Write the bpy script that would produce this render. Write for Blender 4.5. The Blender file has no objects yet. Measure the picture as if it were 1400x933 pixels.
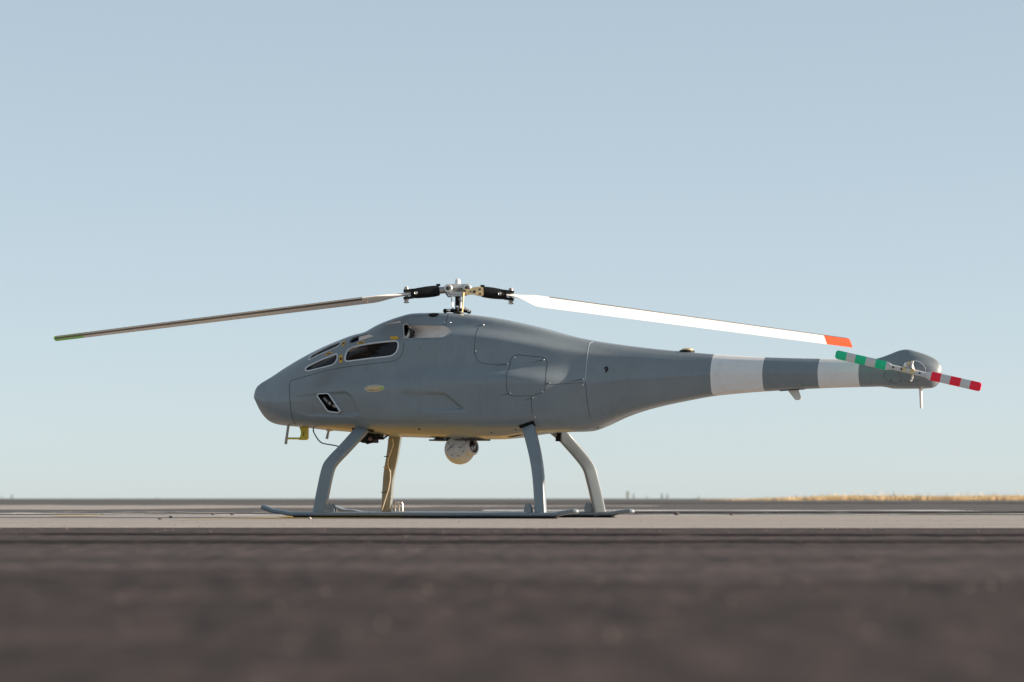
import bpy, math, random
import numpy as np
from mathutils import Vector, Matrix
from mathutils.bvhtree import BVHTree

random.seed(7)
rng = np.random.default_rng(11)
scene = bpy.context.scene
COL = scene.collection
R = math.radians

# ------------------------------------------------------------------ camera
FPX, PW, PH = 4170.0, 1400.0, 933.0        # focal length in photo pixels
CAM_H, CAM_D = 0.104, 16.6
PITCH = math.atan((682.0 - PH / 2) / FPX)
cam_d = bpy.data.cameras.new('camera')
cam_d.sensor_width = 36.0
cam_d.lens = 36.0 * FPX / PW
cam_d.clip_start = 0.05
cam_d.clip_end = 30000
cam_d.dof.use_dof = True
cam_d.dof.focus_distance = CAM_D - 0.15
cam_d.dof.aperture_fstop = 5.6
cam = bpy.data.objects.new('camera', cam_d)
cam.location = (0, -CAM_D, CAM_H)
cam.rotation_euler = (R(90) + PITCH, 0, 0)
COL.objects.link(cam)
scene.camera = cam

# ------------------------------------------------------------------ light
SUN_EL, SUN_AZ = R(17.0), R(95.2)          # azimuth clockwise from +Y (away from the camera)
world = bpy.data.worlds.new('World')
scene.world = world
world.use_nodes = True
wn = world.node_tree
bg = wn.nodes['Background']
sky = wn.nodes.new('ShaderNodeTexSky')
sky.sky_type = 'NISHITA'
sky.sun_disc = False
sky.sun_elevation = SUN_EL
sky.sun_rotation = SUN_AZ
sky.altitude = 1500
sky.air_density = 0.5
sky.dust_density = 1.5
sky.ozone_density = 3.0
gam = wn.nodes.new('ShaderNodeGamma')
gam.inputs['Gamma'].default_value = 0.34
wn.links.new(sky.outputs[0], gam.inputs['Color'])
tint = wn.nodes.new('ShaderNodeVectorMath')
tint.operation = 'MULTIPLY'
tint.inputs[1].default_value = (0.975, 0.978, 0.905)
wn.links.new(gam.outputs[0], tint.inputs[0])
wn.links.new(tint.outputs[0], bg.inputs['Color'])
bg.inputs['Strength'].default_value = 0.144
sun_d = bpy.data.lights.new('sun', 'SUN')
sun_d.energy = 3.2
sun_d.angle = R(0.5)
sun_d.color = (1.0, 0.83, 0.66)
sun = bpy.data.objects.new('sun', sun_d)
sdir = Vector((math.sin(SUN_AZ) * math.cos(SUN_EL), math.cos(SUN_AZ) * math.cos(SUN_EL), math.sin(SUN_EL)))
sun.rotation_euler = sdir.to_track_quat('Z', 'Y').to_euler()
sun.location = (20, 0, 10)
COL.objects.link(sun)
vs = scene.view_settings
vs.view_transform = 'Standard'
vs.look = 'None'
vs.exposure = 1.75
vs.gamma = 1.0
vs.use_curve_mapping = False

# ------------------------------------------------------------------ materials
def mat(name, col, rough=0.5, metal=0.0, spec=0.5, coat=0.0, var=0.0, vscale=8.0, bump=0.0, bscale=60.0, dirt=0.0):
    m = bpy.data.materials.new(name)
    m.use_nodes = True
    nt = m.node_tree
    b = nt.nodes['Principled BSDF']
    b.inputs['Base Color'].default_value = (*col, 1)
    b.inputs['Roughness'].default_value = rough
    b.inputs['Metallic'].default_value = metal
    b.inputs['Specular IOR Level'].default_value = spec
    b.inputs['Coat Weight'].default_value = coat
    b.inputs['Coat Roughness'].default_value = 0.16 if coat < 0.5 else 0.03
    if var > 0 or bump > 0:
        tc = nt.nodes.new('ShaderNodeTexCoord')
    if var > 0:
        n = nt.nodes.new('ShaderNodeTexNoise')
        n.inputs['Scale'].default_value = vscale
        n.inputs['Detail'].default_value = 7
        n.inputs['Roughness'].default_value = 0.65
        nt.links.new(tc.outputs['Object'], n.inputs['Vector'])
        r = nt.nodes.new('ShaderNodeMapRange')
        r.inputs[1].default_value = 0.25
        r.inputs[2].default_value = 0.75
        r.inputs[3].default_value = 1 - var
        r.inputs[4].default_value = 1 + var
        nt.links.new(n.outputs['Fac'], r.inputs[0])
        mx = nt.nodes.new('ShaderNodeVectorMath')
        mx.operation = 'SCALE'
        mx.inputs[0].default_value = col
        nt.links.new(r.outputs[0], mx.inputs['Scale'])
        outc = mx.outputs[0]
        if dirt > 0:
            # grime: small scuffs and faint vertical runs of their own shape
            def grime(scale, sc3, lo, hi, dark, src):
                mm = nt.nodes.new('ShaderNodeMapping'); mm.inputs['Scale'].default_value = sc3
                nt.links.new(tc.outputs['Object'], mm.inputs['Vector'])
                q = nt.nodes.new('ShaderNodeTexNoise'); q.inputs['Scale'].default_value = scale; q.inputs['Detail'].default_value = 9; q.inputs['Roughness'].default_value = 0.72
                nt.links.new(mm.outputs[0], q.inputs['Vector'])
                rr = nt.nodes.new('ShaderNodeMapRange'); rr.inputs[1].default_value = lo; rr.inputs[2].default_value = hi; rr.inputs[3].default_value = 1.0; rr.inputs[4].default_value = dark
                nt.links.new(q.outputs['Fac'], rr.inputs[0])
                vm = nt.nodes.new('ShaderNodeVectorMath'); vm.operation = 'SCALE'
                nt.links.new(src, vm.inputs[0]); nt.links.new(rr.outputs[0], vm.inputs['Scale'])
                return vm.outputs[0]
            outc = grime(7.0, (4.0, 4.0, .55), .52, .74, 1 - dirt * .8, outc)
            outc = grime(34.0, (1, 1, 1), .58, .72, 1 - dirt, outc)
            outc = grime(55.0, (.5, 1, 1), .66, .72, 1 + dirt * 1.3, outc)
        nt.links.new(outc, b.inputs['Base Color'])
        r2 = nt.nodes.new('ShaderNodeMapRange')
        r2.inputs[1].default_value = 0.25
        r2.inputs[2].default_value = 0.75
        r2.inputs[3].default_value = max(0.02, rough - 0.06)
        r2.inputs[4].default_value = min(1.0, rough + 0.08)
        nt.links.new(n.outputs['Fac'], r2.inputs[0])
        nt.links.new(r2.outputs[0], b.inputs['Roughness'])
    if bump > 0:
        n2 = nt.nodes.new('ShaderNodeTexNoise')
        n2.inputs['Scale'].default_value = bscale
        n2.inputs['Detail'].default_value = 5
        nt.links.new(tc.outputs['Object'], n2.inputs['Vector'])
        bp = nt.nodes.new('ShaderNodeBump')
        bp.inputs['Strength'].default_value = bump
        bp.inputs['Distance'].default_value = 0.002
        nt.links.new(n2.outputs['Fac'], bp.inputs['Height'])
        nt.links.new(bp.outputs[0], b.inputs['Normal'])
    return m

M = {}
M['paint'] = mat('grey_paint', (0.170, 0.201, 0.220), 0.30, spec=0.5, coat=0.35, dirt=0.16, var=0.10, vscale=5, bump=0.04, bscale=14)
M['white_band'] = mat('pale_band_paint', (0.70, 0.69, 0.68), 0.40, var=0.05, vscale=7, dirt=0.14)
M['white'] = mat('white_paint', (0.80, 0.78, 0.75), 0.35, var=0.04, vscale=3, dirt=0.08)
M['strip'] = mat('erosion_strip', (0.16, 0.145, 0.13), 0.45, var=0.15, vscale=6)
M['orange'] = mat('orange_paint', (0.85, 0.10, 0.015), 0.4)
M['green_tip'] = mat('green_tip_paint', (0.20, 0.72, 0.07), 0.4)
M['green'] = mat('green_paint', (0.0, 0.58, 0.27), 0.4, var=0.05, dirt=0.18)
M['red'] = mat('red_paint', (0.95, 0.004, 0.035), 0.4, var=0.05, dirt=0.18)
M['blade_grey'] = mat('blade_grey', (0.58, 0.58, 0.57), 0.42, var=0.06, dirt=0.18)
M['black'] = mat('black_rubber', (0.008, 0.008, 0.009), 0.55, spec=0.2, var=0.2)
M['seam'] = mat('seam_dark', (0.045, 0.05, 0.054), 0.7, spec=0.2)
M['dirt'] = mat('seam_mid_grey', (0.085, 0.09, 0.095), 0.6)  # plain mid grey for the screw dimple ribbons and a pod ring
M['frame'] = mat('frame_edge', (0.62, 0.66, 0.70), 0.45)
M['steel'] = mat('steel', (0.62, 0.60, 0.57), 0.28, metal=1.0, var=0.12, vscale=30)
M['alu'] = mat('machined_aluminium', (0.55, 0.55, 0.54), 0.42, metal=0.75, var=0.10, vscale=25)
M['gold'] = mat('gold_chromate', (0.62, 0.47, 0.25), 0.38, metal=0.6, var=0.2, vscale=40)
M['yellow'] = mat('yellow_plastic', (0.55, 0.44, 0.02), 0.45, var=0.08)
M['label'] = mat('label_yellow', (0.60, 0.33, 0.02), 0.5, var=0.12, vscale=60)
M['ink'] = mat('black_ink', (0.01, 0.01, 0.012), 0.7, spec=0.1)
M['heat'] = mat('heat_shield', (0.66, 0.56, 0.49), 0.5, metal=0.0, var=0.18, vscale=16)
M['engine'] = mat('engine_dark', (0.055, 0.05, 0.05), 0.5, metal=0.3, var=0.4, vscale=25)
M['engine_metal'] = mat('engine_metal', (0.40, 0.36, 0.33), 0.35, metal=0.8, var=0.3, vscale=30)
M['brown_pipe'] = mat('exhaust_pipe', (0.20, 0.13, 0.10), 0.45, metal=0.4, var=0.4, vscale=40)
M['turret'] = mat('turret_paint', (0.47, 0.46, 0.45), 0.42, var=0.04, dirt=0.12)
M['antenna'] = mat('antenna_paint', (0.62, 0.60, 0.56), 0.45)
M['grey_rod'] = mat('rod_metal', (0.30, 0.30, 0.30), 0.45, metal=0.6)
M['wire'] = mat('wire_sheath', (0.62, 0.57, 0.48), 0.5)
M['rope_dark'] = mat('cable_dark', (0.06, 0.06, 0.055), 0.6)
M['lens_amber'] = mat('lamp_lens_amber', (0.50, 0.40, 0.22), 0.12, coat=0.5, var=.45, vscale=70)
M['lens_green'] = mat('lamp_lens_green', (0.28, 0.42, 0.06), 0.12, coat=0.5)
def glass_mat(name, tint, rough):
    m = bpy.data.materials.new(name); m.use_nodes = True
    nt = m.node_tree; nt.nodes.clear()
    o = nt.nodes.new('ShaderNodeOutputMaterial')
    t = nt.nodes.new('ShaderNodeBsdfTransparent'); t.inputs[0].default_value = (*tint, 1)
    g = nt.nodes.new('ShaderNodeBsdfGlossy'); g.inputs['Roughness'].default_value = rough
    f = nt.nodes.new('ShaderNodeFresnel'); f.inputs[0].default_value = 1.45
    mx = nt.nodes.new('ShaderNodeMixShader')
    nt.links.new(f.outputs[0], mx.inputs[0]); nt.links.new(t.outputs[0], mx.inputs[1])
    nt.links.new(g.outputs[0], mx.inputs[2]); nt.links.new(mx.outputs[0], o.inputs[0])
    return m
M['glass'] = glass_mat('smoked_glass', (0.55, 0.55, 0.58), 0.06)
M['lens'] = mat('camera_lens', (0.008, 0.008, 0.012), 0.05, coat=1.0)

# ------------------------------------------------------------------ mesh helpers
class MB:
    """collects shapes, builds ONE mesh object"""
    def __init__(s):
        s.v = []; s.f = []
    def add(s, vs, fs):
        o = len(s.v)
        s.v.extend([tuple(map(float, p)) for p in vs])
        s.f.extend([tuple(i + o for i in f) for f in fs])
    def box(s, c, size, rot=None):
        hx, hy, hz = [a / 2 for a in size]
        pts = [Vector((x, y, z)) for x in (-hx, hx) for y in (-hy, hy) for z in (-hz, hz)]
        if rot is not None:
            pts = [rot @ p for p in pts]
        c = Vector(c)
        s.add([p + c for p in pts], [(0, 1, 3, 2), (4, 6, 7, 5), (0, 4, 5, 1), (2, 3, 7, 6), (0, 2, 6, 4), (1, 5, 7, 3)])
    def tube(s, pts, rad, n=10, cap=True):
        pts = [Vector(p) for p in pts]
        if not hasattr(rad, '__len__'):
            rad = [rad] * len(pts)
        t0 = (pts[1] - pts[0]).normalized()
        a = t0.orthogonal().normalized()
        vs = []
        for i, p in enumerate(pts):
            t = (pts[min(i + 1, len(pts) - 1)] - pts[max(i - 1, 0)]).normalized()
            a = (a - t * a.dot(t)).normalized()
            b = t.cross(a)
            for k in range(n):
                q = 2 * math.pi * k / n
                vs.append(p + (a * math.cos(q) + b * math.sin(q)) * rad[i])
        fs = []
        for i in range(len(pts) - 1):
            for k in range(n):
                k2 = (k + 1) % n
                fs.append((i * n + k, i * n + k2, (i + 1) * n + k2, (i + 1) * n + k))
        if cap:
            fs.append(tuple(range(n))[::-1])
            fs.append(tuple((len(pts) - 1) * n + k for k in range(n)))
        s.add(vs, fs)
    def lathe(s, c, axis, prof, n=24, cap=True):
        """prof: list of (distance along axis, radius)"""
        c = Vector(c); ax = Vector(axis).normalized()
        a = ax.orthogonal().normalized(); b = ax.cross(a)
        vs = []; fs = []
        for d, r in prof:
            for k in range(n):
                q = 2 * math.pi * k / n
                vs.append(c + ax * d + (a * math.cos(q) + b * math.sin(q)) * max(r, 1e-4))
        m_ = len(prof)
        for i in range(m_ - 1):
            for k in range(n):
                k2 = (k + 1) % n
                fs.append((i * n + k, i * n + k2, (i + 1) * n + k2, (i + 1) * n + k))
        if cap:
            fs.append(tuple(range(n))[::-1])
            fs.append(tuple((m_ - 1) * n + k for k in range(n)))
        s.add(vs, fs)
    def sweep(s, path, wdir, W, T, n=28, ex=4.0, cap=True):
        """superellipse section, W along wdir, T across it"""
        P = [Vector(p) for p in path]
        vs = []
        for i, p in enumerate(P):
            t = (P[min(i + 1, len(P) - 1)] - P[max(i - 1, 0)]).normalized()
            w = Vector(wdir[i] if isinstance(wdir, list) else wdir)
            w = (w - t * w.dot(t)).normalized()
            d = t.cross(w).normalized()
            Wi = W[i] if hasattr(W, '__len__') else W
            Ti = T[i] if hasattr(T, '__len__') else T
            for k in range(n):
                q = 2 * math.pi * k / n
                cq, sq = math.cos(q), math.sin(q)
                a = math.copysign(abs(cq) ** (2 / ex), cq) * Wi / 2
                b = math.copysign(abs(sq) ** (2 / ex), sq) * Ti / 2
                vs.append(p + w * a + d * b)
        fs = []
        for i in range(len(P) - 1):
            for k in range(n):
                k2 = (k + 1) % n
                fs.append((i * n + k, i * n + k2, (i + 1) * n + k2, (i + 1) * n + k))
        if cap:
            fs.append(tuple(range(n))[::-1])
            fs.append(tuple((len(P) - 1) * n + k for k in range(n)))
        s.add(vs, fs)
    def sphere(s, c, r, nu=20, nv=12, sc=(1, 1, 1)):
        c = Vector(c); vs = []; fs = []
        for j in range(nv + 1):
            ph = math.pi * j / nv
            for i in range(nu):
                th = 2 * math.pi * i / nu
                vs.append(c + Vector((math.sin(ph) * math.cos(th) * sc[0], math.sin(ph) * math.sin(th) * sc[1], math.cos(ph) * sc[2])) * r)
        for j in range(nv):
            for i in range(nu):
                i2 = (i + 1) % nu
                fs.append((j * nu + i, j * nu + i2, (j + 1) * nu + i2, (j + 1) * nu + i))
        s.add(vs, fs)
    def build(s, name, m, parent=None, smooth=True, angle=40):
        me = bpy.data.meshes.new(name)
        me.from_pydata(s.v, [], s.f)
        me.update()
        if smooth:
            me.shade_smooth()
            me.set_sharp_from_angle(angle=R(angle))
        if m is not None:
            me.materials.append(M[m] if isinstance(m, str) else m)
        o = bpy.data.objects.new(name, me)
        COL.objects.link(o)
        if parent is not None:
            o.parent = parent
        return o

def tag(o, label=None, cat=None, group=None, kind=None):
    for k, v in (('label', label), ('category', cat), ('group', group), ('kind', kind)):
        if v:
            o[k] = v
    return o

def interp_path(pts, n):
    """Catmull-Rom through points (any dimension), n samples a segment"""
    P = [np.array(p, float) for p in pts]
    out = []
    for i in range(len(P) - 1):
        p0 = P[max(i - 1, 0)]; p1 = P[i]; p2 = P[i + 1]; p3 = P[min(i + 2, len(P) - 1)]
        for k in range(n):
            t = k / n
            out.append(0.5 * ((2 * p1) + (-p0 + p2) * t + (2 * p0 - 5 * p1 + 4 * p2 - p3) * t * t + (-p0 + 3 * p1 - 3 * p2 + p3) * t ** 3))
    out.append(P[-1])
    return out

# ------------------------------------------------------------------ where the helicopter stands
YAW = R(22.0)
MAST = np.array([(626 - 700) / FPX * CAM_D, 0.0, 0.0])
XH = np.array([math.cos(YAW), -math.sin(YAW), 0])     # towards the tail
YH = np.array([math.sin(YAW), math.cos(YAW), 0])      # towards the far side
CAMP = np.array([0, -CAM_D, CAM_H])
FW = np.array([0, math.cos(PITCH), math.sin(PITCH)])
UP = np.array([0, -math.sin(PITCH), math.cos(PITCH)])
def ray(px, py):
    d = FW + np.array([1.0, 0, 0]) * ((px - PW / 2) / FPX) + UP * ((PH / 2 - py) / FPX)
    return d / np.linalg.norm(d)
def loc(Pw):
    q = Pw - MAST
    return np.array([q @ XH, q @ YH, q[2]])
def U(px, py, y=0.0):
    """point of the helicopter's own frame at lateral offset y seen at that spot of the photo"""
    d = ray(px, py)
    t = (y - (CAMP - MAST) @ YH) / (d @ YH)
    return loc(CAMP + d * t)
def PROJ(P):
    P = np.asarray(P, float)
    W = MAST + P[..., 0:1] * XH + P[..., 1:2] * YH + P[..., 2:3] * np.array([0, 0, 1.0])
    q = W - CAMP
    z = q @ FW
    return np.stack([PW / 2 + FPX * q[..., 0] / z, PH / 2 - FPX * (q @ UP) / z], -1)

heli = bpy.data.objects.new('helicopter', None)
heli.location = MAST
heli.rotation_euler = (0, 0, -YAW)
COL.objects.link(heli)
tag(heli, 'grey unmanned helicopter with pale tail bands standing on skids on the apron', 'helicopter')

# ------------------------------------------------------------------ fuselage skin
def pchip(x, y, xi):
    x = np.asarray(x, float); y = np.asarray(y, float)
    h = np.diff(x); d = np.diff(y) / h
    m = np.zeros_like(y)
    for i in range(1, len(x) - 1):
        if d[i - 1] * d[i] > 0:
            w1 = 2 * h[i] + h[i - 1]; w2 = h[i] + 2 * h[i - 1]
            m[i] = (w1 + w2) / (w1 / d[i - 1] + w2 / d[i])
    m[0] = d[0]; m[-1] = d[-1]
    k = np.clip(np.searchsorted(x, xi) - 1, 0, len(h) - 1)
    t = (xi - x[k]) / h[k]
    return (y[k] * (1 + 2 * t) * (1 - t) ** 2 + m[k] * h[k] * t * (1 - t) ** 2
            + y[k + 1] * t * t * (3 - 2 * t) + m[k + 1] * h[k] * t * t * (t - 1))
def gsm(a, sig):
    r = int(sig * 3 + 1)
    k = np.exp(-0.5 * (np.arange(-r, r + 1) / sig) ** 2); k /= k.sum()
    p = np.concatenate([2 * a[0] - a[r:0:-1], a, 2 * a[-1] - a[-2:-r - 2:-1]])
    return np.convolve(p, k, 'valid')

STX = [360, 400, 450, 500, 560, 620, 680, 730, 770, 800, 850, 900, 972, 1045, 1172, 1205, 1240, 1272]
def lat(vals):
    return lambda px: float(np.interp(px, STX, vals))
LT = {
    1: [.02, .045, .058, .070, .098, .102, .102, .096, .084, .070, .055, .046, .038, .034, .031, .026, .022, .018],
    2: [.045, .095, .122, .136, .140, .140, .138, .132, .118, .102, .088, .075, .062, .056, .050, .046, .040, .032],
    3: [.06, .125, .170, .203, .215, .218, .216, .200, .172, .145, .113, .097, .081, .072, .066, .064, .060, .048],
    4: [.075, .150, .205, .230, .234, .236, .236, .224, .190, .157, .124, .108, .091, .081, .073, .073, .071, .056],
    5: [.085, .165, .225, .262, .287, .302, .305, .282, .220, .168, .130, .115, .098, .088, .078, .076, .074, .058],
    6: [.080, .158, .215, .258, .284, .298, .298, .270, .205, .155, .118, .105, .090, .081, .072, .073, .072, .056],
    7: [.065, .138, .190, .232, .258, .270, .268, .240, .178, .132, .098, .086, .075, .067, .058, .060, .060, .046],
    8: [.04, .085, .125, .155, .175, .185, .182, .160, .118, .085, .060, .052, .046, .042, .036, .036, .036, .028],
}
GY = {
    0: [(351, 530.5), (373, 515), (394, 501.5), (420, 486.5), (443.6, 474.7), (467, 465), (484, 458.6), (504.7, 453), (516.5, 446),
        (536, 438), (559, 431), (568, 428.6), (590, 428), (614, 428.3), (649, 431), (679, 435), (720, 443.3), (750, 450.5), (780, 459), (813, 466),
        (850, 471.5), (890, 476.5), (928, 480.3), (977, 484.5), (1045, 488.6), (1114, 490.5), (1172, 491.2), (1197, 491), (1204, 489.3), (1217, 484.6),
        (1230, 479.4), (1240, 477.7), (1251, 480.2), (1271, 487), (1280, 492)],
    1: None,
    2: [(360, 532), (400, 506), (450, 482), (500, 467), (530, 454), (560, 446.5), (620, 445.5), (660, 448), (700, 453.5), (750, 462.5), (800, 472), (850, 479),
        (900, 484.5), (972, 489.5), (1045, 493), (1172, 495.5), (1205, 494.5), (1240, 485), (1270, 493)],
    3: [(360, 537), (400, 517), (450, 497), (500, 482), (530, 470), (560, 462), (620, 460), (660, 462), (700, 467), (750, 475), (800, 483), (850, 488.5),
        (900, 492), (972, 496.5), (1045, 499), (1172, 500.5), (1205, 500), (1240, 495), (1270, 500)],
    4: [(360, 541), (400, 531), (450, 520), (500, 514), (560, 507), (620, 502.5), (680, 500.5), (740, 501), (800, 502), (850, 503),
        (900, 503.5), (972, 504), (1045, 504), (1172, 504.5), (1205, 504), (1240, 503), (1270, 506)],
    5: [(360, 545), (400, 542), (450, 533), (500, 527), (560, 521), (620, 517), (680, 515), (740, 518), (800, 523), (850, 520),
        (900, 516.5), (972, 512), (1045, 510), (1172, 509), (1205, 509), (1240, 508), (1270, 510)],
    6: [(360, 553), (400, 562), (450, 566), (500, 569), (560, 572), (620, 574), (680, 574), (730, 572), (770, 571), (800, 566), (850, 548),
        (900, 537), (972, 527), (1045, 522), (1172, 519), (1205, 519), (1240, 520), (1270, 519)],
    7: [(361, 560), (400, 576), (450, 580), (500, 582), (560, 583.5), (620, 585.5), (680, 586), (730, 584), (770, 583.5), (800, 583), (850, 563.5),
        (900, 551), (972, 537.5), (1045, 531.5), (1172, 526), (1205, 526), (1240, 528), (1270, 527)],
    8: [(362, 568), (400, 581), (450, 586.5), (500, 591), (560, 594), (620, 596.5), (680, 597.5), (730, 591), (770, 589), (800, 588.5), (850, 568.5),
        (900, 555), (972, 541), (1045, 534.5), (1172, 528.8), (1205, 528.3), (1240, 531), (1270, 530)],
    9: [(351.3, 549), (356, 557.5), (363, 571), (372, 578), (382, 581), (420, 585), (440, 587.6), (480, 591), (532, 597), (580, 598.7), (640, 600.5), (680, 601),
        (694, 600.8), (709, 597), (734, 593), (773, 591), (800, 590.6), (810, 590), (820, 587.6), (835, 578.5), (860, 567.6), (889, 558.5), (935, 548.4),
        (977, 541), (1046, 535.2), (1119, 531), (1174, 529.4), (1201, 528.5), (1212, 529.8), (1222, 531.8), (1255, 531.7), (1272, 531), (1280, 528)],
}
NOSE = U(347.8, 541.5, 0)
TEND = U(1288.0, 508, 0)
XN, XE = NOSE[0], TEND[0]
def s_of_x(X):
    return np.arccos(np.clip(1 - 2 * (X - XN) / (XE - XN), -1, 1)) / math.pi
def x_of_s(s):
    return XN + (XE - XN) * (1 - np.cos(math.pi * s)) / 2
NS, NR = 820, 336
S = np.linspace(0, 1, NS)
Xfine = x_of_s(S)
G = []
for g in range(10):
    if g == 1:
        G.append(None); continue
    L = (lambda px: 0.0) if g in (0, 9) else lat(LT[g])
    pts = []
    for px, py in GY[g]:
        l = L(px)
        p = U(px, py, -l)
        pts.append((p[0], l, p[2]))
    pts = [(XN, 0.0, NOSE[2])] + pts + [(XE, 0.0, TEND[2])]
    pts = [p for i, p in enumerate(pts) if 0 < i < len(pts) - 1 and XN + 0.002 < p[0] < XE - 0.002 or i in (0, len(pts) - 1)]
    pts.sort(key=lambda p: p[0])
    A = np.array(pts)
    ss = s_of_x(A[:, 0])
    keep = np.concatenate([[True], np.diff(ss) > 1e-5])
    A, ss = A[keep], ss[keep]
    sg = 3.0 if g in (0, 9) else 9.0
    l_ = pchip(ss, A[:, 1], S); z_ = pchip(ss, A[:, 2], S)
    lm = gsm(l_, sg); zm = gsm(z_, sg)
    l_[1:-1] = lm[1:-1]; z_[1:-1] = zm[1:-1]
    G.append((np.maximum(l_, 0), z_))
l1 = np.interp(s_of_x(np.array([U(px, 480, 0)[0] for px in STX])), [0, 1], [0, 1])
xs1 = np.array([U(px, 480, 0)[0] for px in STX])
w1 = pchip(np.concatenate([[0], s_of_x(xs1), [1]]), np.concatenate([[0], LT[1], [0]]), S)
z01 = G[0][1] - 0.10 * (G[0][1] - G[2][1])
G[1] = (np.minimum(gsm(w1, 8), G[2][0] * 0.78), z01)

# stations that must fall exactly on a paint edge or a joint (x measured on the near flank)
def flank_x(px, py, l):
    return U(px, py, -l)[0]
CUT = {
    'nose': flank_x(397.5, 545, .150), 'boom': flank_x(800.5, 525, .165),
    'b1': flank_x(971.0, 512, .098), 'b2': flank_x(1042.0, 510, .088), 'b3': flank_x(1117.5, 509.5, .083), 'b4': flank_x(1173.5, 509, .078),
}
CI = {}
for k, X in CUT.items():
    s0 = float(s_of_x(X)); i = int(np.argmin(abs(S - s0)))
    S[i] = s0; CI[k] = i
Xst = x_of_s(S)
base_s = np.linspace(0, 1, NS)
grid = np.zeros((NS, NR, 3))
for i in range(NS):
    hp = []
    for g in range(10):
        hp.append((np.interp(S[i], base_s, G[g][0]), np.interp(S[i], base_s, G[g][1])))
    near = [(-a, b) for a, b in hp]
    far = [(a, b) for a, b in hp[-2:0:-1]]
    loop = np.array(near + far + [near[0]])
    seg = np.linalg.norm(np.diff(loop, axis=0), axis=1) + 1e-9
    cum = np.concatenate([[0], np.cumsum(seg)])
    # halves sampled evenly so that index 0 is the crown and NR/2 the keel
    half = cum[9]
    q = np.linspace(0, half, NR // 2 + 1)
    q = np.concatenate([q, 2 * half - q[-2:0:-1]])
    yy = np.interp(q, cum, loop[:, 0]); zz = np.interp(q, cum, loop[:, 1])
    sig = float(np.interp(Xst[i], [XN + .25, XN + .75, XN + 1.0], [10.0, 6.0, 3.2]))
    r = 30
    k = np.exp(-0.5 * (np.arange(-r, r + 1) / sig) ** 2); k /= k.sum()
    yy2 = np.convolve(np.concatenate([yy[-r:], yy, yy[:r]]), k, 'valid')
    zz2 = np.convolve(np.concatenate([zz[-r:], zz, zz[:r]]), k, 'valid')
    z0, z1 = zz2.min(), zz2.max()
    t0, t1 = G[9][1][i], G[0][1][i]
    t0 = np.interp(S[i], base_s, G[9][1]); t1 = np.interp(S[i], base_s, G[0][1])
    if z1 - z0 > 1e-6:
        zz2 = t0 + (zz2 - z0) * (t1 - t0) / (z1 - z0)
    grid[i, :, 0] = Xst[i]; grid[i, :, 1] = yy2; grid[i, :, 2] = zz2
grid[0] = NOSE; grid[-1] = TEND

def grid_normals(P):
    du = np.gradient(P, axis=0)
    dv = np.roll(P, -1, 1) - np.roll(P, 1, 1)
    n = np.cross(dv, du)
    ln = np.linalg.norm(n, axis=2, keepdims=True)
    n = n / np.maximum(ln, 1e-12)
    n[0] = (-1, 0, 0); n[-1] = (1, 0, 0)
    c = P.mean(axis=1, keepdims=True)
    flip = np.sign((n[:, :, 1:] * (P - c)[:, :, 1:]).sum())
    n[1:-1] *= flip
    return n
nrm = grid_normals(grid)

def grid_faces(i0, i1):
    ii = np.arange(i0, i1)[:, None]; jj = np.arange(NR)[None, :]
    j2 = (jj + 1) % NR
    a = ii * NR + jj; b = ii * NR + j2; c = (ii + 1) * NR + j2; d = (ii + 1) * NR + jj
    return np.stack([a, b, c, d], -1).reshape(-1, 4)
# coarse copy for picking points on the skin
sub = grid[::2, ::2]
ns2, nr2 = sub.shape[:2]
fl = []
for i in range(ns2 - 1):
    for j in range(nr2):
        j2 = (j + 1) % nr2
        fl.append((i * nr2 + j, i * nr2 + j2, (i + 1) * nr2 + j2, (i + 1) * nr2 + j))
BV = BVHTree.FromPolygons([tuple(p) for p in sub.reshape(-1, 3)], fl)
CAML = loc(CAMP)
def SF(px, py, off=0.0):
    d = ray(px, py)
    dl = Vector((d @ XH, d @ YH, d[2]))
    h = BV.ray_cast(Vector(CAML), dl)
    if h[0] is None:
        # just off the outline: nearest spot of the skin
        p = Vector(U(px, py, -0.02)); h = BV.find_nearest(p)
    n = h[1].normalized()
    if n.dot(dl) > 0:
        n = -n
    return Vector(h[0]) + n * off, n

def in_poly(pts, poly):
    x, y = pts[..., 0], pts[..., 1]
    ins = np.zeros(x.shape, bool)
    n = len(poly)
    for i in range(n):
        x1, y1 = poly[i]; x2, y2 = poly[(i + 1) % n]
        c = ((y1 > y) != (y2 > y)) & (x < (x2 - x1) * (y - y1) / (y2 - y1 + 1e-12) + x1)
        ins ^= c
    return ins
def poly_dist(pts, poly):
    d = np.full(pts.shape[:-1], 1e9)
    n = len(poly)
    for i in range(n):
        a = np.array(poly[i]); b = np.array(poly[(i + 1) % n])
        ab = b - a
        t = np.clip(((pts - a) @ ab) / (ab @ ab + 1e-12), 0, 1)
        d = np.minimum(d, np.linalg.norm(pts - (a + t[..., None] * ab), axis=-1))
    return d
def px_poly_xz(poly):
    return [(SF(*p)[0].x, SF(*p)[0].z) for p in poly]

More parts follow.
